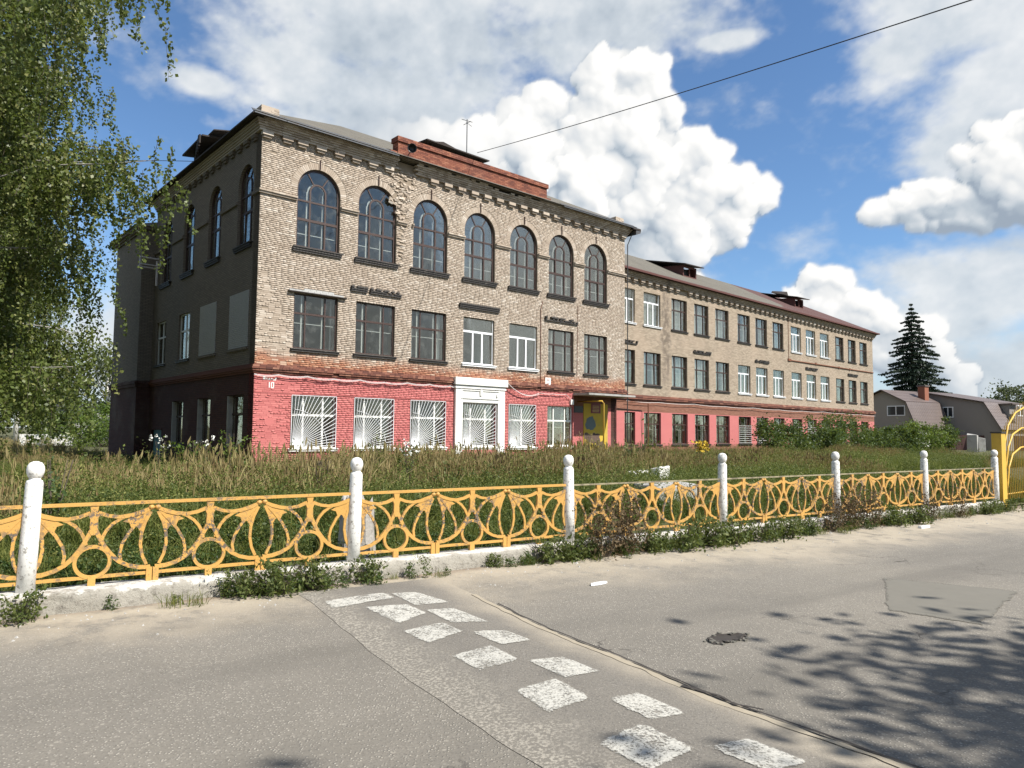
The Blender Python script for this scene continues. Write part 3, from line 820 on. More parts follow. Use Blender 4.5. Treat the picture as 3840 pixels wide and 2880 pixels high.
# roof: hipped, corrugated, with eaves sheet
E_ = .52; zr, rh, rd = 13.40, 17.25, 6.72
P = [(-E_, -E_, zr), (LX + E_, -E_, zr), (LX + E_, DEP + E_, zr), (-E_, DEP + E_, zr), (rd, rd, rh), (LX - rd, rd, rh)]
mb = MB(); mb.add(P, [(0, 1, 5, 4), (1, 2, 5), (2, 3, 4, 5), (3, 0, 4)], .001); mb.add([(x, y, z - .05) for x, y, z in P[:4]], [(3, 2, 1, 0)], .001)
mb.build('roof', M['roof'], school)
mb = MB(); x = -E_
while x < LX + E_ - .05:
    e = min(x + 1.25, LX + E_)
    if not (5.6 < x + .6 < 15.4): mb.hexa([(x, -E_ - .05, zr - .10), (e - .02, -E_ - .05, zr - .10), (e - .02, -E_ + .12, zr - .0), (x, -E_ + .12, zr - .0), (x, -E_ - .05, zr - .07), (e - .02, -E_ - .05, zr - .07), (e - .02, -E_ + .34, zr + .21), (x, -E_ + .34, zr + .21)])
    else: mb.box(x, e - .02, -.40, -.02, 13.37, 13.40)
    x = e
mb.build('eaves_sheet', M['metalsheet'], school)
MB().box(-E_ - .04, -.1, -E_, DEP + E_, zr - .11, zr - .052).build('eaves_board', M['darkwood'], school); MB().box(LX + .1, LX + E_ + .25, -E_ - .05, DEP, zr - .16, zr - .055).build('eaves_board', M['darkwood'], school)
mb = MB(); mb.hexa([(LX + .36, -.55, 12.95), (LX + .75, -.55, 13.1), (LX + .75, .3, 13.1), (LX + .36, .3, 12.95), (LX + .36, -.55, 13.2), (LX + .8, -.55, 13.24), (LX + .8, .3, 13.24), (LX + .36, .3, 13.2)])
mb.build('flashing', M['metalsheet'], school)


def brick_block(name, x0, x1, y0, y1, z0, z1, mat, parent, seed, core, drop=0.0, ragged=False):
    """small piece of masonry: core with single bricks on its front and end faces"""
    mb = MB(); r_ = random.Random(seed)
    mb.box(x0 + .012, x1 - .012, y0 + .012, y1, z0, z1 - .012, .15)
    n = int((z1 - z0) / .0745)
    for i in range(n):
        za = z0 + i * .0745 + .004; zb = za + .0655; x = x0 - (.13 if i % 2 else 0)
        while x < x1:
            a, b = max(x, x0), min(x + .252, x1); x += .26
            if b - a < .03 or r_.random() < drop or (ragged and i > n - 4 and r_.random() < .45): continue
            mb.box(a, b, y0 + r_.uniform(-.004, .003), y0 + .02, za, zb, r_.random() + .001)
        y = y0 + (.13 if i % 2 else 0)
        while y < y1:
            b = min(y + .252, y1); mb.box(x0 - .001, x0 + .02, y + .003, b, za, zb, r_.random() + .001); mb.box(x1 - .02, x1 + .001, y + .003, b, za, zb, r_.random() + .001); y += .26
    return tag(mb.build(name, mat, parent), kind='stuff')


brick_block('parapet', 5.98, 14.98, -.02, .42, 13.36, 14.2, M['redbrick'], school, 1, None)
brick_block('parapet_cap', 5.92, 15.04, -.09, .46, 14.2, 14.43, M['redbrick'], school, 2, None)
brick_block('parapet_end', 5.62, 5.978, .0, .4, 13.3, 13.76, M['redbrick'], school, 3, None, .1, True)
brick_block('parapet_end', 14.982, 15.32, .0, .4, 13.3, 13.76, M['redbrick'], school, 4, None, .1, True)
MB().box(14.4, 15.9, -.46, .02, 13.40, 13.43).build('flashing', M['brightmetal'], school)
brick_block('roof_pier', -.14, .56, -.2, .5, 13.42, 13.86, M['brick'], school, 5, None, .08, True)
MB().box(-.22, .66, -.34, -.2, 13.37, 13.44).build('flashing', M['brightmetal'], school)
brick_block('roof_pier', 20.35, 21.05, -.1, .6, 13.4, 13.88, M['brick'], school, 6, None, .08, True)
# floodlight on the parapet end
mb = MB(); pr = [(.05, 0), (.10, .02), (.17, .10), (.21, .22), (.20, .23), (.15, .11), (.02, .05)]
fl = MB().lathe(pr, 14).build('floodlight', M['black'], school, True, (6.5, -.3, 13.9)); fl.rotation_euler = (math.radians(100), 0, math.radians(-30))
MB().tube([(6.5, -.3, 13.9), (6.5, -.1, 13.75), (6.5, .0, 13.7)], .02).build('floodlight_bracket', M['black'], school)
# ridge hatch behind the parapet, broken dormer on the side slope, antenna
mb = MB(); mb.box(9.3, 12.6, 2.6, 5.6, 14.9, 15.85); mb.build('roof_hatch', M['darkwood'], school)
mb = MB(); mb.hexa([(9.0, 2.2, 15.80), (12.95, 2.2, 15.75), (12.95, 6, 16.1), (9.0, 6, 16.1), (9.0, 2.2, 15.86), (12.95, 2.2, 15.81), (12.95, 6, 16.18), (9.0, 6, 16.18)])
mb.hexa([(9.2, 2.5, 15.88), (11.0, 2.5, 15.88), (11.0, 5.6, 16.2), (9.2, 5.6, 16.2), (10.2, 2.5, 16.12), (10.9, 2.5, 16.0), (10.9, 5.6, 16.3), (10.2, 5.6, 16.5)])
mb.hexa([(12.3, 2.3, 15.55), (13.5, 2.2, 15.25), (13.5, 4, 15.3), (12.3, 4, 15.6), (12.3, 2.3, 15.6), (13.5, 2.2, 15.3), (13.5, 4, 15.35), (12.3, 4, 15.65)])
for x in (9.5, 10.55, 11.6, 12.5): mb.box(x, x + .08, 2.5, 2.62, 14.9, 15.8)
mb.build('hatch_roof', M['darkwood'], school)
mb = MB(); DY, DZ = 4.0, .05; mb.box(.9, 2.7, 4.2, 6.1, 13.9, 15.1)
mb.hexa([(.25, 3.7, 15.15), (2.9, 3.7, 15.35), (2.9, 6.6, 15.35), (.25, 6.6, 15.0), (.25, 3.7, 15.22), (2.9, 3.7, 15.42), (2.9, 6.6, 15.42), (.25, 6.6, 15.08)])
mb.hexa([(.6, 3.2, 15.35), (1.9, 3.0, 15.55), (2.0, 4.3, 15.6), (.7, 4.3, 15.45), (.6, 3.2, 15.4), (1.9, 3.0, 15.6), (2.0, 4.3, 15.65), (.7, 4.3, 15.5)])
for i in range(7): mb.box(.1 + .1 * i, .16 + .1 * i, 3.6 + .4 * i, 3.85 + .4 * i, 14.75, 15.15)
mb.v = [(x, y + DY, z + DZ) for x, y, z in mb.v]; mb.build('broken_dormer', M['darkwood'], school)
mb = MB(); mb.tube([(12.05, 3, 15.6), (12.05, 3, 18.0)], .025); mb.tube([(11.7, 3, 17.9), (12.4, 3, 17.95)], .015); mb.tube([(12.05, 2.7, 17.8), (12.05, 3.3, 17.8)], .015); mb.tube([(12.2, 2.8, 17.6), (12.2, 3.3, 18.0)], .012)
mb.build('antenna', M['metalsheet'], school)

# windows of the front
rw = random.Random(21)
for i, c in enumerate(ARC_C):
    arch_window(school, c, 8.76, 11.07, RR, rs=rw)
    if i in (3, 4): window(school, c - .93, 4.79, 1.86, 2.16, 'pvc', inner=False, sillmat=M['pvc'], rs=rw)
    else: window(school, c - .93, 4.79, 1.86, 2.16, 'wood', rs=rw, curtain={0: .2, 2: .3, 5: .3, 6: .4}.get(i, 0))
for i, o in enumerate(G_OPS[:6]):
    kd = 'white2' if i == 4 else 'white'
    window(school, o['l'], o['b'], o['r'] - o['l'], o['t'] - o['b'], kd, y0=.13, inner=(i == 5), sillmat=M['plaster'], grille='fan' if i < 5 else None, curtain=.3 if i == 5 else 0, rs=rw)
# hood ledges over some middle windows, part broken off
for (c, kind) in ((5.07, 1), (10.62, 0), (16.10, 1)):
    mb = MB(); x = c - 1.2
    while x < c + 1.15:
        for j in range(3):
            if kind and rs.random() < (.1, .3, .5)[j]: continue
            mb.box(x, x + .118, -.07 - .03 * j, .016, 7.34 + .078 * j, 7.34 + .078 * j + .07, rs.random() * .4 + .001)
        x += .127
    tag(mb.build('hood_ledge', M['sill'], school), kind='stuff')
mb = MB(); x = 1.25
while x < 3.5: mb.box(x, x + .245, -.05, .016, 7.0, 7.07, .95); mb.box(x + .1, x + .345, -.03, .016, 7.075, 7.145, .96) if x > 1.7 and x < 3.0 else None; x += .255
tag(mb.build('hood_ledge', M['whitebrick'], school), kind='stuff'); MB().box(1.2, 3.65, -.13, .0, 6.955, 6.995).build('drip_board', M['darkwood'], school)
# white portal round the fourth ground window
mb = MB()
mb.box(9.22, 9.62, -.13, .012, -.3, 3.62); mb.box(11.74, 12.16, -.13, .012, -.3, 3.62); mb.box(9.622, 11.738, -.11, .012, 2.99, 3.60)
mb.box(9.17, 12.21, -.17, .012, 3.622, 3.70); mb.box(9.2, 12.18, -.14, .012, 3.702, 3.78); mb.box(9.12, 12.26, -.24, .012, 3.782, 4.12)
mb.box(9.5, 11.86, -.15, -.1, 3.16, 3.20); mb.box(9.5, 11.86, -.15, -.1, 3.53, 3.57); mb.box(9.5, 9.56, -.148, -.1, 3.2, 3.53); mb.box(11.8, 11.86, -.148, -.1, 3.2, 3.53)
mb.box(10.62, 10.74, -.17, -.1, 3.32, 3.60); mb.box(11.62, 11.72, -.17, -.1, 3.28, 3.40)
mb.build('portal', M['plaster'], school)
MB().box(9.63, 11.73, -.06, .012, -.3, .82).build('portal_apron', M['brick'], school)
# porch: slab, painted wall, plaques
mb = MB(); mb.box(16.98, 20.75, -1.15, .598, 3.60, 3.70); mb.build('porch_slab', M['concrete'], school)
MB().box(17.07, LX - .03, -.02, .05, 3.60, 3.75).build('porch_beam', M['moss'], school)
MB().box(18.45, 20.42, .57, .6, .2, 3.24).build('painted_panel', M['yellowwall'], school)
mb = MB(); mb.prism([(19.03, 2.72), (19.80, 2.72), (19.80, 3.2), (19.7, 3.28), (19.43, 3.36), (19.13, 3.28), (19.03, 3.2)], .545, .569); pq = mb.build('plaque', M['red'], school)
mb = MB()
for z in (3.1, 3.02, 2.94, 2.86, 2.79): mb.box(19.12 + .04 * rs.random(), 19.7 - .06 * rs.random(), .541, .546, z, z + .03)
mb.build('plaque_lettering', M['gold'], pq)
MB().box(17.7, 18.4, .56, .6, 2.72, 3.08).build('name_plate', M['black'], school)


def blot(cx, cz, rx, rz, seed, y0, y1, mat, name, parent, n=34, rough=.35):
    r_ = random.Random(seed); ph = [r_.uniform(0, 6.3) for _ in range(5)]
    pts = []
    for i in range(n):
        a = 2 * PI * i / n; q = 1 + rough * (.5 * math.sin(2 * a + ph[0]) + .3 * math.sin(3 * a + ph[1]) + .25 * math.sin(5 * a + ph[2]) + .2 * math.sin(9 * a + ph[3]))
        pts.append((cx + rx * q * math.cos(a), cz + rz * q * math.sin(a)))
    return MB().prism(pts, y0, y1).build(name, mat, parent)


blot(19.0, 2.15, .36, .42, 3, .562, .571, M['greypaint'], 'paint_patch', school, rough=.25)
blot(19.1, 1.35, .42, .36, 8, .562, .571, M['brownpatch'], 'bare_patch', school, rough=.7); blot(19.7, 1.1, .35, .25, 9, .563, .572, M['brownpatch'], 'bare_patch', school, rough=.7)
mb = MB(); mb.tube([(18.02, -1.24, .1), (18.02, -1.24, 3.2), (18.02, -1.15, 3.3), (18.02, .58, 3.32)], .04, 8); mb.build('gas_pipe', M['gaspipe'], school, True)
MB().box(16.76, 16.97, -.1, .0, 3.1, 3.36).build('meter_box', M['plaster'], school)
np_ = MB().box(14.95, 15.33, -.03, .0, 4.0, 4.42).build('notice_plate', M['plaster'], school)
mb = MB()
for z in (4.31, 4.26, 4.14, 4.09): mb.box(15.02, 15.25, -.033, -.03, z, z + .022)
mb.build('notice_lettering', M['red'], np_)
# worn painted address by the corner
mb = MB()
for (x0, x1, z0, z1) in ((.34, .43, 3.52, 3.62), (.46, .50, 3.53, 3.60), (.52, .62, 3.50, 3.54), (.56, .60, 3.54, 3.60), (.64, .70, 3.53, 3.58), (.72, .84, 3.50, 3.55), (.80, .86, 3.55, 3.6)): mb.box(x0, x1, -.008, .0, z0, z1)
for (x0, x1, z0, z1) in ((.57, .605, 3.22, 3.43), (.65, .685, 3.24, 3.42), (.735, .77, 3.22, 3.43), (.65, .77, 3.205, 3.24), (.685, .735, 3.40, 3.43)): mb.box(x0, x1, -.0085, .0, z0, z1)
mb.build('painted_address', M['plaster'], school)
blot(.62, 1.95, .17, .17, 4, -.008, .0, M['brick'], 'smooth_patch', school, rough=.15)
# cables along the pink storey
def sag(pts, s_, n=7):
    out = []
    for (a, b) in zip(pts[:-1], pts[1:]):
        for i in range(n):
            t = i / n; out.append(tuple(a[j] + (b[j] - a[j]) * t for j in range(2)) + (a[2] + (b[2] - a[2]) * t - s_ * 4 * t * (1 - t),))
    return out + [pts[-1]]


cp = [(-.03, -.07, 3.70)] + [(x, -.09, 3.70 + rs.uniform(-.04, .03)) for x in np.arange(.9, 9.2, 1.15)] + [(9.2, -.12, 3.75)]
mb = MB(); mb.tube(sag(cp, .05), .013, 5); mb.tube(sag([(p[0], p[1] - .02, p[2] - .03) for p in cp], .06), .011, 5)
mb.tube(sag([(12.25, -.2, 4.02), (14.45, -.09, 3.6)], .32, 14), .013, 5); mb.tube(sag([(12.25, -.22, 3.98), (14.5, -.09, 3.55)], .30, 14), .011, 5)
mb.tube(sag([(14.5, -.09, 3.62), (15.4, -.09, 3.6), (16.4, -.09, 3.62), (16.86, -.09, 3.36)], .03), .012, 5)
mb.build('facade_cable', M['cable'], school)
mb = MB(); mb.tube([(14.62, -.03, 3.7), (14.60, -.03, 7.9), (14.75, -.03, 8.3)], .016, 5); mb.tube([(17.28, -.03, 4.6), (17.33, -.03, 8.4)], .012, 5)
mb.build('conduit', M['rustpipe'], school)
MB().tube([(LX + .3, -.35, 13.1), (LX + .12, -.12, 12.4), (LX + .1, -.1, .2)], .03, 6).build('downpipe', M['wire'], school)

# left side windows, bricked-up openings, doors in the dark ground storey
for c in (1.44, 4.83, 8.17, 11.5): arch_window(school, c, 8.8, 11.24, .76, side=True, rs=rw)
for o in L2: window(school, o['l'], o['b'], o['r'] - o['l'], o['t'] - o['b'], 'white2', side=True, inner=False, rs=rw)
for (a, b) in ((.74, 2.7), (4.22, 6.2)):
    mb = MB()
    for i in range(29):
        y = a - (.13 if i % 2 else 0)
        while y < b:
            p, q = max(y, a), min(y + .25, b); y += .26
            if q - p > .03: mb.box(-.022, .01, p, q, 4.8 + i * .0745, 4.8 + i * .0745 + .065)
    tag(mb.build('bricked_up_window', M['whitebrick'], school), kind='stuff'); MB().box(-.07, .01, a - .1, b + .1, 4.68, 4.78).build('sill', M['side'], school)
for o in L1[:3]:
    window(school, o['l'], o['b'], o['r'] - o['l'], o['t'] - o['b'], 'wood', side=True, inner=False, rs=rw, y0=.2)
    MB().box(.005, .2, o['r'] - .12, o['r'] - .005, o['b'] + .02, o['t'] - .02).build('plastered_jamb', M['concrete'], school)
mb = MB(); mb.box(.12, .18, 11.26, 12.08, .06, 1.59); mb.box(.12, .18, 12.1, 12.94, .06, 1.59); mb.build('door', M['door'], school)
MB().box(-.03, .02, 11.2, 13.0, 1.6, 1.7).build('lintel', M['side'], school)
# air conditioner bracket and pale pipe high on the side wall
mb = MB(); mb.tube([(-.12, 12.7, 8.85), (-.12, 12.7, 10.1)], .06, 8); mb.build('vent_pipe', M['cable'], school)
mb = MB()
for (a, b) in (((-.15, 12.4, 9.8), (-1.0, 12.4, 9.8)), ((-1.0, 12.4, 9.8), (-1.0, 12.4, 10.15)), ((-1.0, 12.4, 10.15), (-.05, 12.4, 10.15)), ((-.9, 12.4, 9.8), (-.9, 13.1, 9.8)), ((-.05, 12.4, 9.8), (-.05, 12.4, 10.15)), ((-.9, 13.1, 9.8), (-.05, 13.1, 9.8))): mb.tube([a, b], .035, 5)
mb.build('iron_bracket', M['cable'], school)
# rear block
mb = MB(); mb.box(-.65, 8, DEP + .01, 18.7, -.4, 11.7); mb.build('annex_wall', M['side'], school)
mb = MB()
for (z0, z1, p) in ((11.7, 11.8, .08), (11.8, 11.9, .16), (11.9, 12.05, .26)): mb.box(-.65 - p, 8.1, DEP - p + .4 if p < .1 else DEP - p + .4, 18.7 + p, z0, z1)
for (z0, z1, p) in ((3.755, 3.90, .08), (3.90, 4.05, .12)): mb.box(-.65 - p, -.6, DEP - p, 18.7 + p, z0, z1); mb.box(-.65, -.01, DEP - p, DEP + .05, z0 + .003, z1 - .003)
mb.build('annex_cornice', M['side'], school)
MB().add([(-1.0, DEP + .1, 12.06), (8.2, DEP + .1, 12.06), (8.2, 19.1, 12.06), (-1.0, 19.1, 12.06), (4, 16.2, 13.9), (8.2, 16.2, 13.9)], [(0, 1, 5, 4), (1, 2, 5), (2, 3, 4, 5), (3, 0, 4), (3, 2, 1, 0)], .001).build('annex_roof', M['roof'], school)

# ================================================================== school, long wing
TH2 = .8161; th_u = Vector((math.sin(TH), math.cos(TH), 0)); th_v = Vector((-math.cos(TH), math.sin(TH), 0))
W_LOC = Vector(SC_LOC) + th_u * 21.2353 + th_v * 2.8528; W_RZ = PI / 2 - TH2
wing = thing('school_wing', 'long lower brick wing of the school with red brown roof end and rows of windows', 'school wing', W_LOC, W_RZ)
WX = 44.55; WD = 12.0
WW = [2.77, 5.58, 8.75, 11.55, 14.36, 17.56, 20.34, 23.17, 26.44, 29.28, 32.12, 35.44, 38.34, 41.16]
wops = []
for i, x in enumerate(WW):
    wops += [dict(l=x, r=x + 1.88, b=8.74, t=10.91), dict(l=x, r=x + 1.88, b=4.80, t=6.96)]
    wops.append(dict(l=3.55, r=4.65, b=.93, t=2.98) if i == 0 else dict(l=x, r=x + 1.88, b=.93, t=2.98))
mb = MB(); panel(mb, -.4, WX, -.4, 12.0, 0, .5, wops); mb.box(WX - .5, WX, .5, WD, -.4, 12.0); mb.box(-.4, WX - .5, WD - .5, WD, -.4, 12.0); mb.build('wall', M['wing'], wing)
mb = MB()
for z in (.15, 3.85, 7.75, 11.75): mb.box(-.3, WX - .5, .5, WD - .5, z, z + .24)
mb.box(-.3, WX - .5, 5.8, 6.0, .4, 11.7)
for x in (8.0, 17.0, 25.8, 34.8): mb.box(x, x + .2, .52, 5.8, .4, 11.7)
mb.build('floor', M['interior'], wing)
for i, x in enumerate(WW):
    for fl_, (b, H) in enumerate(((.93, 2.05), (4.80, 2.16), (8.74, 2.17))):
        kd = 'wood'
        if fl_ == 2 and i in (0, 1, 8, 9, 10): kd = 'pvc'
        if fl_ == 1 and 5 <= i <= 10: kd = 'pvc'
        if fl_ == 0 and i == 0: window(wing, 3.55, b, 1.1, H, 'wood', y0=.14, rs=rw); continue
        window(wing, x, b, 1.88, H, kd, y0=.16, inner=(kd != 'pvc'), sillmat=M['pvc'] if kd == 'pvc' else None, rs=rw,
               grille='bars' if fl_ == 0 and 5 <= i <= 10 else None, curtain=rw.choice((.5, .7, .9, 1.0)) if fl_ else rw.choice((.3, .6, .9)))
mb = MB()
for (z0, z1, p) in ((3.74, 3.82, .05), (3.82, 3.92, .12), (3.92, 4.02, .15), (4.02, 4.10, .08)):
    x = .1
    while x < WX + p:
        e = min(x + .52, WX + p); mb.box(x, e - .008, -p + rs.uniform(-.006, .006), .01, z0, z1 - .004, rs.random() + .001); x = e
    mb.box(WX - .01, WX + p, .02, WD, z0, z1 - .004, .3)
tag(mb.build('moulding', M['bandbrick'], wing), kind='stuff')
mb = MB(); 
for (z0, z1, p) in ((11.60, 11.70, .20), (11.70, 11.80, .25), (11.80, 11.90, .30), (11.90, 12.0, .35)): mb.box(-.3, WX + p, -p, .01, z0, z1 - .005); mb.box(WX - .01, WX + p, .0, WD, z0, z1 - .005)
mb.build('cornice', M['wing'], wing)
dmw = MB().box(0, .40, -.20, .005, .13, .28).box(.06, .34, -.13, .005, .03, .125).mesh('cornice_block'); dmw.materials.append(M['brick'])
for i in range(57):
    x = .35 + .795 * i
    if x > WX - .2 or i in (12,): continue
    link('cornice_block', dmw, None, wing, (x - .02, rs.uniform(-.006, .006), 11.315))
# roof
EW = .55; zw, rw_h, rw_d = 12.06, 15.5, 6.0
mb = MB(); N_ = 40
row = [(-.4 + (WX + EW + .4) * i / N_) for i in range(N_ + 1)]
for xa, xb in zip(row[:-1], row[1:]):
    for q0, q1 in ((0, .25), (.25, .5), (.5, 1)):
        def pt(x, q, back=False):
            hip = WX + EW - rw_d - EW
            yy = -EW + q * (rw_d + EW); lim = WX + EW - q * (rw_d + EW); xx = min(x, lim)
            return (xx, (WD - yy) if back else yy, zw + (rw_h - zw) * q)
        val = lambda x, q: (.05 if x < 25 else .05 + min(1, (x - 25) / 4)) + (.62 if q < .05 else 0)
        for back in (False, True):
            A4 = [pt(xa, q0, back), pt(xb, q0, back), pt(xb, q1, back), pt(xa, q1, back)]
            if back: A4 = A4[::-1]
            if (Vector(A4[1]) - Vector(A4[0])).length < 1e-4 and (Vector(A4[2]) - Vector(A4[3])).length < 1e-4: continue
            b0 = len(mb.v); mb.add(A4, [(0, 1, 2, 3)], .001); vv = [val(xa, q0), val(xb, q0), val(xb, q1), val(xa, q1)]
            mb.a[b0:] = vv[::-1] if back else vv
mb.add([(WX + EW, -EW, zw), (WX + EW, WD + EW, zw), (WX - rw_d, rw_d, rw_h)], [(0, 1, 2)], 1.0)
mb.add([(-.4, -EW, zw - .04), (WX + EW, -EW, zw - .04), (WX + EW, WD + EW, zw - .04), (-.4, WD + EW, zw - .04)], [(3, 2, 1, 0)], 1.0)
mb.build('roof', M['roof'], wing)
mb = MB(); mb.box(-.4, WX + EW, -EW - .03, -EW + .02, zw - .1, zw + .02); mb.box(-.4, WX + EW, -.36, -.33, zw - .12, zw - .05); mb.box(WX + EW - .02, WX + EW + .03, -EW, WD + EW, zw - .1, zw + .02)
mb.build('gutter_board', M['redwood'], wing)
for (x0, wd, bk) in ((13.75, 1.85, 0), (32.3, 1.75, 1)):
    yf = 2.35; zf = zw + (rw_h - zw) * (yf + EW) / (rw_d + EW)
    mb = MB(); mb.prism([(x0, zf - .1), (x0 + .12, zf - .1), (x0 + .12, zf + .85), (x0, zf + .85)], yf, yf + .1)
    mb.box(x0 + wd - .12, x0 + wd, yf, yf + .1, zf - .1, zf + .85); mb.box(x0 + .12, x0 + wd - .12, yf, yf + .1, zf - .1, zf + .08); mb.box(x0 + .12, x0 + wd - .12, yf, yf + .1, zf + .72, zf + .85)
    mb.box(x0 + wd / 2 - .05, x0 + wd / 2 + .05, yf + .01, yf + .09, zf + .08, zf + .72)
    for x in (x0, x0 + wd - .08): mb.add([(x, yf + .1, zf - .1), (x, yf + .1, zf + .85), (x, yf + 1.9, zf + 1.0), (x + .08, yf + .1, zf - .1), (x + .08, yf + .1, zf + .85), (x + .08, yf + 1.9, zf + 1.0)], [(0, 1, 2), (5, 4, 3), (0, 3, 4, 1), (1, 4, 5, 2), (2, 5, 3, 0)])
    do = mb.build('dormer', M['redwood'], wing)
    mb = MB(); xo0, xo1 = x0 - .35, x0 + wd + .4
    mb.hexa([(xo0, yf - .45, zf + .80), (xo1, yf - .45, zf + .86), (xo1, yf + 3.2, zf + 1.62), (xo0, yf + 3.2, zf + 1.62), (xo0, yf - .45, zf + .86), (xo1, yf - .45, zf + .93), (xo1, yf + 3.2, zf + 1.72), (xo0, yf + 3.2, zf + 1.72)])
    if bk: mb.hexa([(xo0 - .3, yf + .8, zf + 1.2), (xo0 + .7, yf + .8, zf + 1.2), (xo0 + .7, yf + 2, zf + 1.5), (xo0 - .3, yf + 2, zf + 1.5), (xo0 - .1, yf + .8, zf + 1.3), (xo0 + .5, yf + .8, zf + 1.55), (xo0 + .6, yf + 2, zf + 1.8), (xo0 - .1, yf + 2, zf + 1.7)])
    mb.build('dormer_roof', M['darkwood'], do)
    MB().box(x0 + .12, x0 + wd - .12, yf + .5, yf + .55, zf, zf + .75).build('dormer_back', M['black'], do)
for i in (3, 6, 9, 12, 0):        # broken hood ledges of the wing
    c = WW[i] + .94; mb = MB(); x = c - 1.15
    while x < c + 1.1:
        for j in range(3):
            if rs.random() < (.12, .2, .4)[j]: continue
            mb.box(x, x + .118, -.07 - .03 * j, .005, 7.32 + .08 * j, 7.32 + .08 * j + .072)
        x += .127
    tag(mb.build('hood_ledge', M['sill'], wing), kind='stuff')
mb = MB(); mb.tube([(26.0, -.05, 7.93), (44.5, -.05, 8.02)], .05, 6); mb.box(25.75, 26.25, -.09, .0, 7.85, 8.05); mb.tube([(25.9, -.03, 7.9), (25.9, -.03, 11.5)], .02, 5)
for x in (31, 36, 38.5): mb.box(x, x + .2, -.09, -.01, 7.9, 8.08)
mb.build('service_pipe', M['rustpipe'], wing)
mb = MB(); mb.tube([(5.5, -.4, .1), (5.5, -.4, 3.55), (3.6, -.4, 3.6), (.6, -.35, 3.62)], .04, 7); mb.build('standpipe', M['rustpipe'], wing)
MB().tube(sag([(3.5, -.17, 3.66)] + [(x, -.17, 3.68 + rs.uniform(-.03, .03)) for x in np.arange(7, 44, 4.2)] + [(44.4, -.17, 3.6)], .05), .016, 5).build('facade_cable', M['cable'], wing)


# ================================================================== ground, road, hump
F_LOC = Vector((-4.1263, 6.2054, 0)); F_RZ = math.atan2(1.5802, 2.4419); SP = 2.9086
fD = Vector((math.cos(F_RZ), math.sin(F_RZ), 0)); fN = Vector((-fD.y, fD.x, 0))


def fw(x, y, z=0.0): return F_LOC + fD * x + fN * y + Vector((0, 0, z))


def sm(t): t = np.clip(t, 0, 1); return t * t * (3 - 2 * t)


def zroad(x, y): return .075 * sm((np.asarray(y) + 2.4) / 2.2) + .012 * (vnoise(np.asarray(x) * .9, np.asarray(y) * .9, 5) - .5)


def hump_h(x): t = (np.asarray(x) - 2.95) / .78; return .045 * np.maximum(0, 1 - t * t) ** 2


def grid(name, xs, ys, zf, mat, kind='structure', loc=None, rz=None):
    X, Y = np.meshgrid(xs, ys); Z = zf(X, Y); ny, nx = X.shape; ii = np.arange(ny * nx).reshape(ny, nx)
    F = np.stack([ii[:-1, :-1], ii[:-1, 1:], ii[1:, 1:], ii[1:, :-1]], -1).reshape(-1, 4)
    o = link(name, mesh_np(name, np.stack([X, Y, Z], -1).reshape(-1, 3), F, smooth=True), mat, None, loc, rz)
    return tag(o, kind=kind)


def m_ground():
    m, t, b = newmat('field'); p = t.pos()
    c = t.mix(t.rng(t.noise(p, .25, 5.0, .6), .35, .65), (.060, .068, .022), (.155, .125, .055))
    c = t.mix(t.noise(p, 3.0, 6.0, .7), c, (.045, .055, .016)); t.put(b.inputs['Base Color'], c); b.inputs['Roughness'].default_value = 1.0
    t.put(b.inputs['Normal'], t.bump(t.noise(p, 9.0, 5.0, .7), 1.0, .06)); return m


